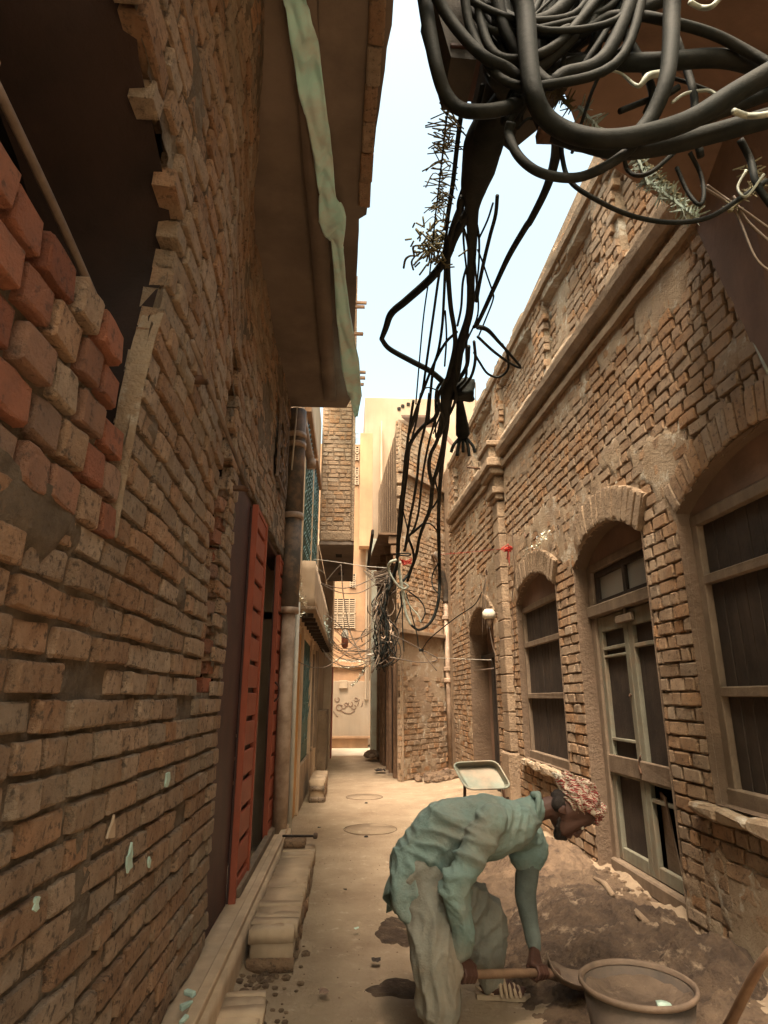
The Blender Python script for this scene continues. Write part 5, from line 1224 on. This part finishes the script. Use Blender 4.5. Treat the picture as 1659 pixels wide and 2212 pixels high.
o = tube('iron_peg', [at(1010, 1009, x=2.0), at(1042, 1013, x=2.3)], .02, MT['rust'], None, raw=True); tag(o, 'short iron peg sticking out of the wall at the cornice left of the capital', 'peg')
o = tube('twisted_lead', [at(1108, 1110, x=2.2), at(1108, 1180, x=2.18), at(1112, 1240, x=2.19), at(1106, 1300, x=2.18), at(1112, 1400, x=2.19), at(1110, 1480, x=2.18)], .005, MT['rust'], None, 5); tag(o, 'thin reddish lead running down beside the pilaster', 'wire')
for k, v in enumerate((640, 1400)):
    c = at(1190 if k else 1340, 700 if k else 640, x=2.2)
# ================================================================== MANHOLES, PAPER, ROPE
def manhole(c, r, label):
    e = empty('manhole_cover', (c.x, c.y, 0), label, 'manhole', 'manhole covers in the lane')
    z = gz(c.x, c.y)+.004
    lathe('cover', [(0, z+.005), (r-.012, z+.004), (r-.008, z-.03)], MT['ground'], e, (c.x, c.y, 0), 40)
    lathe('rim', [(r-.002, z-.03), (r, z+.005), (r+.007, z+.006), (r+.011, z-.03)], MT['rubble'], e, (c.x, c.y, 0), 40)
manhole(at(800, 1792, z=0), .33, 'nearer round manhole cover in the dusty lane'); manhole(at(787, 1722, z=0), .30, 'farther round manhole cover in the dusty lane')
def patch(name, c, rx, ry, m, label, amp=.012, seed=0):
    V = [(c.x, c.y, gz(c.x, c.y)+.012+amp)]; n = 48
    for rg in (.5, .85, 1.0):
        for k in range(n):
            a = 2*math.pi*k/n; q = rg*(1+.35*fn(math.cos(a)*1.5+seed, math.sin(a)*1.5, seed, 1.3)+.12*fn(math.cos(a)*5, math.sin(a)*5, seed)); x = c.x+rx*q*math.cos(a); y = c.y+ry*q*math.sin(a)
            V.append((x, y, gz(x, y)+(.010+amp*fn(x, y, 3, 20) if rg < 1 else -.004)))
    Fc = [(0, 1+k, 1+(k+1) % n) for k in range(n)]+[(1+j*n+k, 1+(j+1)*n+k, 1+(j+1)*n+(k+1) % n, 1+j*n+(k+1) % n) for j in range(2) for k in range(n)]
    o = mesh(name, V, Fc, m, None, True); tag(o, label, 'patch', None, 'stuff'); return o
patch('damp_patch', at(858, 2010, z=0), .16, .28, MT['mud'], 'damp brown stain on the lane behind the worker', .003, 1)
patch('damp_patch', at(868, 2140, z=0), .20, .12, MT['mud'], 'wet mud stain by the foot of the worker', .004, 2)
for i, (u, v) in enumerate(((791, 1808), (791, 1736))):
    q = at(u, v, z=0); o = lathe('lift_hole', [(0, .0), (.02, .002), (.028, -.01)], MT['black'], None, (q.x, q.y, gz(q.x, q.y)+.012), 10); tag(o, ('dark lifting hole in front of the nearer manhole', 'dark lifting hole in front of the farther manhole')[i], 'hole')
def crumple(name, q, s, m, label, cat, n=5):
    V = [(q.x+s*(i/n-.5)+R.uniform(-.3, .3)*s/n, q.y+s*(j/n-.5)*1.2, q.z+.01+R.uniform(0, .35)*s) for j in range(n+1) for i in range(n+1)]
    o = mesh(name, V, [(j*(n+1)+i, j*(n+1)+i+1, (j+1)*(n+1)+i+1, (j+1)*(n+1)+i) for j in range(n) for i in range(n)], m, None); tag(o, label, cat); return o
q = at(950, 1690, z=.02); crumple('paper_scrap', q, .22, MT['white_chip'], 'crumpled white paper scrap at the foot of the corner building', 'paper')
q = at(821, 1668, z=.02); crumple('leaf_litter', q, .22, MT['wood_dark'], 'dark curled scrap lying on the lane beyond the farther manhole', 'scrap')
q = at(962, 1672, z=.05); crumple('cloth_rag', q, .3, MT['beam_brown'], 'dark rag dropped beside the drain pipe foot', 'rag')

# ================================================================== WHEELBARROW
WB = empty('wheelbarrow', (1.55, 7.6, 0), 'galvanised wheelbarrow tipped up behind the worker, a mint highlight put into its tray colour', 'wheelbarrow')
ty = 7.4
A4 = [at(976, 1648, y=ty+.30), at(1076, 1641, y=ty+.30), at(1106, 1702, y=ty), at(1008, 1706, y=ty)]
A4[1] = at(1072, 1643, y=ty+.30)
cA = sum(A4, Vector())/4; vd = (cA-Vector((0, 0, H))).normalized(); A4b = [p.lerp(cA, .16)+vd*.10+Vector((0, 0, -.02)) for p in A4]
def plate(name, A, B, m, root, n=8):
    """tray: floor A, flaring to B"""
    bm = bmesh.new(); ring1 = []; ring2 = []
    def loop(Pq, r):
        out = []
        for i in range(4):
            p0, p1, p2 = Pq[i-1], Pq[i], Pq[(i+1) % 4]
            a = p1+(p0-p1).normalized()*r; b = p1+(p2-p1).normalized()*r
            for k in range(5):
                t = k/4; out.append(a.lerp(p1, t).lerp(p1.lerp(b, t), t))
        return out
    la = [bm.verts.new(v) for v in loop(A, .07)]; lb_ = [bm.verts.new(v) for v in loop(B, .10)]
    c = bm.verts.new(sum(A, Vector())/4)
    k = len(la)
    for i in range(k):
        bm.faces.new((la[i], la[(i+1) % k], c)); bm.faces.new((la[i], lb_[i], lb_[(i+1) % k], la[(i+1) % k]))
    o = from_bm(name, bm, m, root); md = o.modifiers.new('t', 'SOLIDIFY'); md.thickness = .006
    return loop(A, .07), loop(B, .10)
la, lb2 = plate('tray', A4b, A4, MT['tin'], WB)
tube('tray_edge', la+[la[0]], .005, MT['tin'], WB, raw=True); tube('tray_rim', lb2+[lb2[0]], .011, MT['tin'], WB, raw=True)
for s_ in (-.22, .22):
    c = (A4[2]+A4[3])/2
    tube('handle', [c+Vector((s_, .30, .0)), c+Vector((s_*1.1, .25, -.35)), Vector((c.x+s_*1.15, c.y+.30, .16))], .018, MT['rust'], WB)
    tube('leg', [c+Vector((s_, .1, -.1)), Vector((c.x+s_*1.2, c.y-.05, gz(c.x, c.y)))], .016, MT['rust'], WB)
whl = Vector((c.x, c.y+.55, .32)); TM = Matrix.Translation(whl) @ Matrix.Rotation(math.pi/2, 4, 'Y')
lathe('wheel', [(.12, -.03), (.165, -.035), (.185, 0), (.165, .035), (.12, .03), (.03, .015), (.03, -.015), (.12, -.03)], MT['cable'], WB, seg=24, M=TM)

# ================================================================== TUB WITH MORTAR, HEAPS
tb = at(1376, 2118, z=.40); TBx, TBy = tb.x, tb.y
BK = empty('mortar_tub', (TBx, TBy, 0), 'round black rubber tub half full of wet mortar in the right foreground', 'tub')
rt = .245; zg = gz(TBx, TBy)
lathe('tub_body', [(0, zg+.0), (.17, zg+.0), (.185, zg+.03), (rt-.01, .375), (rt-.016, .375), (.19, .1), (0, .08)], MT['tub'], BK, (TBx, TBy, 0), 48)
V = []
lathe('rim', [(rt-.016, .380), (rt-.012, .396), (rt-.004, .401), (rt+.004, .396), (rt+.006, .384), (rt-.004, .374)], MT['rim'], BK, (TBx, TBy, 0), 48)
V = [(TBx, TBy, .31)]; n = 40; K = 10
for j in range(1, K+1):
    for k in range(n):
        a = 2*math.pi*k/n; r_ = (rt-.022)*j/K; x = TBx+r_*math.cos(a); y = TBy+r_*math.sin(a)
        V.append((x, y, .315+.045*fn(x, y, 0, 6)+.025*fn(x, y, 3, 17)+.03*(j/K)**3))
Fc = [(0, 1+k, 1+(k+1) % n) for k in range(n)]+[(1+j*n+k, 1+(j+1)*n+k, 1+(j+1)*n+(k+1) % n, 1+j*n+(k+1) % n) for j in range(K-1) for k in range(n)]
o = mesh('mortar', V, Fc, MT['cement'], None, True); tag(o, 'wet grey brown mortar filling the black tub', 'mortar', None, 'stuff')
gl_ = rough_box('mint_lump', (TBx+.03, TBy-.14, .335), (TBx+.08, TBy-.10, .362), MT['white_chip'], None, .02, .02); tag(gl_, 'pale mint lump lying in the mortar in the tub', 'lump')
def heap(name, cx, cy_, rx, ry, h, m, label, sc1=5, n=46):
    def z(x, y):
        q = ((x-cx)/rx)**2+((y-cy_)/ry)**2+.25*fn(x, y, 8, 2.5)
        return gz(x, y)+h*max(-.25, 1-q)*(1+.5*fn(x, y, 3, sc1))+(.03*fn(x, y, 4, 11)+.024*abs(fn(x, y, 5, 24))+.012*fn(x, y, 6, 55))*(1 if q < 1 else .3)-.004
    o = heightfield(name, cx-rx*1.15, min(W-.02, cx+rx*1.15), cy_-ry*1.15, cy_+ry*1.15, .015, z, m); tag(o, label, 'heap', None, 'stuff'); return o
heap('spoil', 1.55, 5.2, .72, 2.6, .05, MT['rubble'], 'low spread of broken mortar and soil covering the lane beside the right wall')
heap('mortar_heap', 1.60, 4.6, .60, 1.15, .13, MT['mud'], 'dark wet mortar heaped and turned over by the right wall in front of the worker')
heap('mortar_heap', 1.75, 6.3, .48, .55, .20, MT['rubble'], 'spoil and broken mortar piled between the worker and the door')
heap('mortar_heap', 2.0, 4.05, .28, .5, .14, MT['mud'], 'wet mud at the foot of the wall under the big window')
for i, (u, v, u2, v2) in enumerate(((1285, 1905, 1325, 1945), (1330, 1950, 1400, 2010))):
    a, b = at(u, v, z=.22), at(u2, v2, z=.2); a.z = gz(a.x, a.y)+.10; b.z = gz(b.x, b.y)+.10
    o = tube('pale_strip', [a, a.lerp(b, .5)+Vector((.02, .03, .01)), b], [.012, .022, .02], MT['plaster']); tag(o, ('upper thin pale strip of dried mortar lying on the wet heap', 'lower pale strip of dried mortar lying on the wet heap')[i], 'strip')
a, b, c = at(1700, 2020, z=.75), at(1640, 2090, z=.6), at(1570, 2225, z=.22)
o = tube('wooden_handle', [a, b, c], [.018, .018, .022], MT['wood_brown'], None, 10); tag(o, 'wooden tool handle slanting in at the bottom right corner', 'handle')

for i, (u, v, sz_, m_, lab) in enumerate(((812, 2080, .05, 'wood_dark', 'small dark scrap on the lane left of the worker, nearer one'), (770, 2010, .035, 'white_chip', 'tiny pale scrap in the middle of the lane left of the worker'), (700, 2150, .05, 'beam_brown', 'brown scrap near the foot of the long step'), (745, 1925, .03, 'wood_dark', 'small dark scrap beside the far half of the long step'), (1010, 1730, .06, 'cream', 'cream scrap under the wheelbarrow'), (690, 1790, .04, 'wood_dark', 'dark scrap beside the nearer manhole'))):
    crumple('litter', at(u, v, z=.02), sz_, MT[m_], lab, 'litter', 3)
# ================================================================== THE WORKER
YM, YN, YF = 3.78, 3.52, 4.04
PR = empty('person', (at(1000, 2170, z=0).x, YM, 0), 'worker bending over in loose mint tunic and red checked headcloth, holding a short spade', 'person')
def hulls(name, groups, m, root, voxel=.012, smooth=6, disp=None):
    bm = bmesh.new()
    for gset in groups:
        tmp = bmesh.new()
        for p, r in gset:
            q = bmesh.ops.create_icosphere(tmp, subdivisions=2, radius=r)['verts']
            for v in q: v.co += p
        bmesh.ops.convex_hull(tmp, input=tmp.verts[:])
        bmesh.ops.delete(tmp, geom=[v for v in tmp.verts if not v.link_faces], context='VERTS')
        me = bpy.data.meshes.new('t'); tmp.to_mesh(me); tmp.free(); bm.from_mesh(me); bpy.data.meshes.remove(me)
    o = from_bm(name, bm, m)
    a = o.modifiers.new('r', 'REMESH'); a.mode = 'VOXEL'; a.voxel_size = voxel
    s = o.modifiers.new('s', 'SMOOTH'); s.iterations = smooth; s.factor = .6
    bpy.context.view_layer.update()
    dg = bpy.context.evaluated_depsgraph_get(); me = bpy.data.meshes.new_from_object(o.evaluated_get(dg))
    me.polygons.foreach_set('use_smooth', [True]*len(me.polygons))
    if disp:
        nr = [v.normal.copy() for v in me.vertices]
        for v, nn in zip(me.vertices, nr): v.co += nn*disp(v.co, nn)
    me.materials.clear(); me.materials.append(m)
    bpy.data.objects.remove(o); ob = link(name, me, root); return ob
def A3(u, v, y): return at(u, v, y=y)
def chain(*nodes):
    return [[nodes[i], nodes[i+1]] for i in range(len(nodes)-1)]
hA, hB = A3(985, 2106, YN-.06), A3(1190, 2100, 3.90)       # spade shaft
ax = (hB-hA).normalized()
def hand(c, wrist, side):
    """palm and five fingers closed round the shaft at c; wrist is where the arm ends"""
    e1 = (wrist-c); e1 -= ax*e1.dot(ax); e1.normalize(); e2 = ax.cross(e1)*side; G = []
    pr = .034
    kn = [c+ax*(i-1.5)*.023+e1*(pr+.004)+e2*.012 for i in range(4)]
    G.append([(wrist, .027), (kn[0], .014), (kn[3], .013), (c+e1*.045-e2*.012+ax*.02, .016), (c+e1*.045-e2*.012-ax*.02, .016)])
    for i in range(4):
        off = c+ax*(i-1.5)*.0245; L1 = (.92, 1, .97, .8)[i]; prev = None
        for k, th in enumerate((15, 75, 135, 195*L1, 235*L1)):
            t = math.radians(th); rr = pr-.004*k/4; p = off+e1*math.cos(t)*rr+e2*math.sin(t)*rr; r = (.0115, .0105, .0100, .0092, .0082)[k]
            if prev: G.append([prev, (p, r)])
            prev = (p, r)
    tb0 = (c+e1*.045-ax*.030-e2*.018, .016); tb1 = (c+e1*.008-ax*.036-e2*.036, .0125); tb2 = (c-e1*.022-ax*.012-e2*.032, .0105)
    G += [[(wrist, .022), tb0], [tb0, tb1], [tb1, tb2]]
    return G
cN, cF = hA.lerp(hB, .10), hA.lerp(hB, .86)
wN = A3(993, 2066, YN-.05); wF = A3(1154, 2048, 3.98)
shN, elN = A3(1062, 1772, YN), A3(978, 1912, YN-.10)
shF, elF = A3(1138, 1806, YF), A3(1134, 1928, YF+.02)
neck0, neck1 = A3(1120, 1765, YM), A3(1190, 1742, YM)
cr = A3(1240, 1738, YM)
def W2(u, v, dy=0): return A3(u, v, YM+dy)
head = [[(cr, .088), (W2(1218, 1752), .075), (W2(1262, 1760), .062)],
        [(W2(1262, 1768, -.03), .034), (W2(1262, 1768, .03), .034), (W2(1216, 1792, -.025), .034), (W2(1216, 1792, .025), .034), (W2(1210, 1765), .06)],
        [(W2(1203, 1800), .022), (W2(1215, 1803), .024), (W2(1228, 1798), .026)],                                # chin
        [(W2(1262, 1782), .014), (W2(1250, 1800), .014), (W2(1246, 1806), .0125)], [(W2(1244, 1803, -.013), .010), (W2(1244, 1803, .013), .010)],   # nose
        [(W2(1228, 1806, -.015), .010), (W2(1228, 1806, .015), .010), (W2(1232, 1809), .009)], [(W2(1222, 1808, -.012), .009), (W2(1222, 1808, .012), .009)],  # lips
        [(W2(1270, 1778, -.032), .016), (W2(1270, 1778, .032), .016)],                                            # brow
        [(W2(1210, 1752, -.088), .014), (W2(1218, 1744, -.092), .013), (W2(1221, 1758, -.090), .010)], [(W2(1210, 1752, .088), .014), (W2(1218, 1744, .092), .013), (W2(1221, 1758, .090), .010)]]
ankF, ankN = A3(1062, 2132, YF), Vector((A3(945, 2212, YN-.03).x, YN-.03, .09))
kneeF, kneeN = A3(1058, 1978, YF), A3(938, 2062, YN-.03)
hipF, hipN = A3(925, 1895, YM+.12), A3(915, 1895, YM-.12)
def foot(ank, dirx):
    d = Vector(dirx).normalized(); s_ = Vector((-d.y, d.x, 0)); z0 = .028
    h = Vector((ank.x, ank.y, 0))-d*.035; G = [[(ank, .042), (h+Vector((0, 0, z0+.025)), .036), (h+d*.12+Vector((0, 0, z0+.03)), .034)],
        [(h+d*.10+Vector((0, 0, z0+.03)), .036), (h+d*.17+s_*.022+Vector((0, 0, z0+.012)), .022), (h+d*.17-s_*.022+Vector((0, 0, z0+.012)), .022)]]
    for i in range(5):
        b = h+d*.17+s_*(.032-.016*i)+Vector((0, 0, z0+.008)); G.append([(b, .012 if i else .014), (b+d*(.05-.005*i), .009 if i else .012)])
    return G, h, d, s_
footF, hF, dF, sF = foot(ankF, (1, -.10, 0)); footN, hN, dN, sN = foot(ankN, (1, -.25, 0))
body = head+[[(neck0, .06), (neck1, .056)], [(neck1, .056), (W2(1212, 1765), .055)],
    [(neck0+Vector((0, -.12, -.02)), .06), (neck0+Vector((0, .12, -.02)), .06), (A3(1060, 1780, YM-.05), .12), (A3(1060, 1780, YM+.05), .12)],
    [(A3(1060, 1785, YM-.06), .12), (A3(1060, 1785, YM+.06), .12), (A3(905, 1870, YM-.06), .12), (A3(905, 1870, YM+.06), .12)],
    [(shN, .05), (neck0, .05)], [(shF, .05), (neck0, .05)]]
body += chain((shN, .052), (elN, .042), (wN, .028))+chain((shF, .052), (elF, .042), (wF, .028))
body += chain((hipN, .10), (kneeN, .065), (ankN, .042))+chain((hipF, .10), (kneeF, .065), (ankF, .042))
body += footF+footN+hand(cN, wN, 1)+hand(cF, wF, 1)
bd = hulls('body', body, MT['skin'], PR, .0062, 3)
# eyes and beard
for s_ in (-.03, .03):
    lathe('eye', [(0, .011), (.008, .008), (.011, 0), (.008, -.008), (0, -.011)], MT['pipe_white'], PR, W2(1258, 1788, s_*1.15), 10)
hulls('beard', [[(W2(1203, 1806, -.03), .018), (W2(1203, 1806, .03), .018), (W2(1222, 1810, 0), .014), (W2(1203, 1790, -.055), .012), (W2(1203, 1790, .055), .012)],
                [(W2(1204, 1790, -.066), .012), (W2(1208, 1768, -.080), .010)], [(W2(1204, 1790, .066), .012), (W2(1208, 1768, .080), .010)]], MT['hair'], PR, .006, 2,
      lambda p, n: .004*N.noise(p*120))
hulls('hair', [[(W2(1200, 1740), .042), (W2(1208, 1725), .052)], [(W2(1206, 1738, -.05), .042), (W2(1206, 1738, .05), .042)]], MT['hair'], PR, .008, 2, lambda p, n: .003*N.noise(p*140))
# clothes
def fold(p, n, dirs):
    s = 0
    for (c, ax1, wl, amp, rad) in dirs:
        q = p-c; w = math.exp(-(q.length/rad)**2)
        s += w*amp*max(.1, .75+1.2*N.noise(p*5+c))*(1-abs(math.sin(math.pi*(q.dot(ax1)/wl*(1+.35*N.noise(p*3))+1.1*N.noise(p*4.5)))) ** .7*2+.4)
    return s
vx = Vector((1, 0, 0)); vz = Vector((0, 0, 1))
FD = [(A3(930, 1830, YN), Vector((.35, .1, 1)).normalized(), .085, .020, .24), (A3(1000, 1790, YN), Vector((.75, 0, 1)).normalized(), .10, .012, .20),
      (A3(870, 1870, YM), Vector((1, 0, .4)).normalized(), .07, .014, .2), (A3(1100, 1770, YN), Vector((1, .2, -.6)).normalized(), .07, .010, .14), (A3(960, 1950, YN), Vector((1, 0, .7)).normalized(), .10, .020, .22)]
def cr_(q, k): return max(0, 1-abs(N.noise(q))*k)**2
def wr(p):
    return .007*cr_(Vector((p.x*7+p.z*4, p.y*5, p.z*9-p.x*3)), 5)+.003*cr_(Vector((p.x*15-p.z*9, p.y*12, p.z*17)), 4.5)-.003+.005*N.noise(p*6)
def dk(p, n): return fold(p, n, FD)*1.0+wr(p)
def D2(u, v, dy, r): return [(A3(u, v, YM-dy), r), (A3(u, v, YM+dy), r)]
kurta = [D2(905, 1868, .07, .165)+D2(960, 1800, .08, .170), D2(960, 1800, .08, .170)+D2(1050, 1786, .09, .170), D2(1050, 1786, .09, .170)+D2(1118, 1778, .10, .110),
         D2(1118, 1778, .08, .110)+[(W2(1156, 1745), .068)],
         D2(905, 1868, .07, .165)+D2(866, 1950, .21, .05)+D2(905, 1990, .24, .06)+D2(960, 2020, .22, .05), D2(905, 1880, .07, .14)+D2(1000, 1930, .14, .05)+D2(960, 1985, .15, .04)]
kurta += [[(shN, .085), (A3(1055, 1785, YM), .12)], [(shF, .085), (A3(1080, 1785, YM), .12)],
          [(shN, .088), (elN+Vector((.03, 0, .02)), .073)], [(elN, .070), (A3(1000, 2010, YN-.07), .066)], [(A3(1000, 2010, YN-.07), .066), (A3(990, 2056, YN-.055), .052), (A3(1002, 2050, YN-.03), .050)],
          [(shF, .085), (A3(1150, 1850, YF), .082), (A3(1128, 1850, YF), .08)], [(A3(1150, 1800, YF), .07), (A3(1168, 1838, YF), .05)]]
hulls('kurta', kurta, MT['kurta'], PR, .0095, 7, dk)
# the tail of the tunic lifted behind
V = []; nu, nv_ = 12, 12
for i in range(nu+1):
    for j in range(nv_+1):
        a, b = i/nu, j/nv_
        u = 872-40*a-8*math.sin(a*3)+18*b*a*.6; v = 1850+80*a+45*b*a; p = A3(u, v, YM-.16+.34*b); p += Vector((.02*math.sin(b*9+a*2), 0, .01*math.sin(b*7))); V.append(p)
t_ = mesh('kurta_tail', V, [(i*(nv_+1)+j, i*(nv_+1)+j+1, (i+1)*(nv_+1)+j+1, (i+1)*(nv_+1)+j) for i in range(nu) for j in range(nv_)], MT['kurta'], PR, True)
md = t_.modifiers.new('t', 'SOLIDIFY'); md.thickness = .006
# collar and shoulder seam
tube('collar', [A3(1150, 1716, YM-.05), A3(1163, 1722, YM-.085), A3(1160, 1755, YM-.10), A3(1150, 1785, YM-.06)], [.016, .018, .017, .012], MT['kurta'], PR, 8)
tube('collar', [A3(1150, 1716, YM-.05), A3(1163, 1716, YM), A3(1160, 1722, YM+.08)], [.016, .018, .014], MT['kurta'], PR, 8)
hulls('shaded_sleeve', chain((A3(1145, 1845, YF), .072), (elF, .066), (A3(1146, 2000, YF-.02), .050), (wF+Vector((0, 0, .01)), .040)), MT['shaded_sleeve'], PR, .009, 5, lambda p, n: .006*N.noise(p*16))
FD2 = [(A3(1040, 1960, YF), Vector((.9, 0, -.6)).normalized(), .075, .022, .2), (A3(930, 2050, YN), Vector((1, 0, .25)).normalized(), .085, .014, .25), (A3(1060, 2060, YF), Vector((1, 0, -.2)).normalized(), .07, .016, .2), (A3(950, 2180, YN), Vector((1, 0, 0)), .08, .010, .25)]
sh = [[(hipN, .13), (kneeN+Vector((.0, 0, .02)), .125)], [(kneeN, .128), (ankN+Vector((.01, 0, .12)), .115)], [(ankN+Vector((0.01, 0, .12)), .112), (ankN+Vector((.005, 0, .03)), .062)],
      [(hipF, .15), (A3(1030, 1962, YF-.02), .125)], [(A3(1030, 1962, YF-.02), .125), (A3(1058, 1990, YF-.02), .105), (A3(1050, 2050, YF-.02), .118)], [(A3(1050, 2050, YF-.02), .114), (A3(1056, 2100, YF), .075)], [(A3(1056, 2100, YF), .075), (A3(1060, 2122, YF), .060)],
      [(hipN, .15), (hipF, .15), (A3(960, 1950, YM), .12)]]
hulls('shalwar', sh, MT['shalwar'], PR, .010, 6, lambda p, n: fold(p, n, FD2)*1.0+wr(Vector((p.x*1.2, p.y, p.z*.5))))
# headcloth: a wound roll over a crown, with loose ends
tur = [[(W2(1248, 1722, -.03), .088), (W2(1248, 1722, .03), .088), (W2(1262, 1728), .09)]]
ca = Vector((cr.x, cr.y, cr.z)); crown = (W2(1285, 1690)-W2(1225, 1770)).normalized(); fx = (W2(1290, 1770)-W2(1215, 1700)).normalized()
base = W2(1254, 1730)
for turn in range(3):
    pv = None
    for k in range(15):
        a = k/14*2*math.pi; r1 = .100-.016*turn; c = base+crown*(.015+.030*turn)+fx*math.cos(a)*r1*1.08+Vector((0, 1, 0))*math.sin(a+turn)*r1*.86+crown*.014*math.sin(a*2+turn*2)
        q = (c, .028+.006*math.sin(a*3+turn))
        if pv: tur.append([pv, q])
        pv = q
tur.append([(W2(1206, 1688), .022), (W2(1225, 1676), .030), (W2(1218, 1705), .030)]); tur.append([(W2(1290, 1760), .030), (W2(1302, 1745), .028), (W2(1290, 1778), .014)])
hulls('headcloth', tur, MT['turban'], PR, .0075, 2, lambda p, n: .012*(1-2*abs(math.sin(p.dot(crown)*95+3*N.noise(p*14))))*.6+.007*N.noise(p*38))
for k in range(16):
    q = W2(1204+k*2.2, 1676+.55*k+R.uniform(-2, 2), R.uniform(-.05, .05)); tube('fringe', [q, q+Vector((-.02, 0, .012)), q+Vector((-.035, 0, R.uniform(-.01, .012)))], [.004, .003, .0015], MT['pipe_white'], PR, 5, 2)
# sandals
def sandal(h, d, s_, root):
    e = bpy.data.objects.new('sandal', None); COL.objects.link(e); e.parent = root; e.matrix_parent_inverse = parent_inv(root); e.location = h
    out = [(-.055, 0), (-.05, .03), (0, .038), (.08, .036), (.16, .052), (.215, .045), (.245, .015), (.245, -.012), (.21, -.042), (.15, -.046), (.08, -.034), (0, -.036), (-.05, -.028)]
    V = [h+d*a+s_*b+Vector((0, 0, z)) for z in (.002, .026) for a, b in out]; n = len(out)
    mesh('sole', V, [tuple(range(n))[::-1], tuple(range(n, 2*n))]+[(i, (i+1) % n, n+(i+1) % n, n+i) for i in range(n)], MT['sandal'], e)
    for k in range(5):
        a = .085+k*.026; hh = .098-.011*k; w_ = .05
        tube('strap', [h+d*a+s_*w_+Vector((0, 0, .02)), h+d*(a-.006)+s_*w_*.75+Vector((0, 0, hh*.75)), h+d*(a-.008)+Vector((0, 0, hh)), h+d*(a-.006)-s_*w_*.7+Vector((0, 0, hh*.75)), h+d*a-s_*w_*.95+Vector((0, 0, .02))], .011, MT['sandal'], e, 6, 4)
    tube('heel_strap', [h+d*.04+s_*.038+Vector((0, 0, .03)), h-d*.05+Vector((0, 0, .055)), h+d*.04-s_*.038+Vector((0, 0, .03))], .008, MT['sandal'], e, 6, 4)
sandal(hF, dF, sF, PR); sandal(hN, dN, sN, PR)
# spade
SP = empty('spade', tuple(hB), 'short handled spade with a curved mud caked blade held by the bent worker', 'spade')
tube('shaft', [hA-ax*.03, hA.lerp(hB, .5), hB+ax*.02], [.019, .021, .019], MT['wood_brown'], SP, 12)
b0 = hB-ax*.02; b1 = A3(1268, 2128, 3.86); dn = (b1-b0).normalized(); bz = Vector((0, 0, 1)); bs = dn.cross(bz).normalized(); V = []; n = 10
for i in range(n+1):
    t = i/n; wd = .035+.13*sstep(0, .3, t)
    for k in range(9):
        s_ = (k/8-.5)*2; V.append(b0.lerp(b1, t)+bs*s_*wd*.6+Vector((0, 0, .05*s_*s_+.035*sstep(.1, 0, t)-.03*math.sin(t*2.6)))+Vector((0, 0, .004*fn(t*5, s_*3, 0))))
o = mesh('blade', V, [(i*9+k, i*9+k+1, (i+1)*9+k+1, (i+1)*9+k) for i in range(n) for k in range(8)], MT['rim'], SP, True); md = o.modifiers.new('t', 'SOLIDIFY'); md.thickness = .005
tube('socket', [hB-ax*.06, b0+dn*.05], [.025, .03], MT['rust'], SP, 10, 1, True)
print('VERTS', sum(len(o.data.vertices) for o in bpy.data.objects if o.type == 'MESH'))
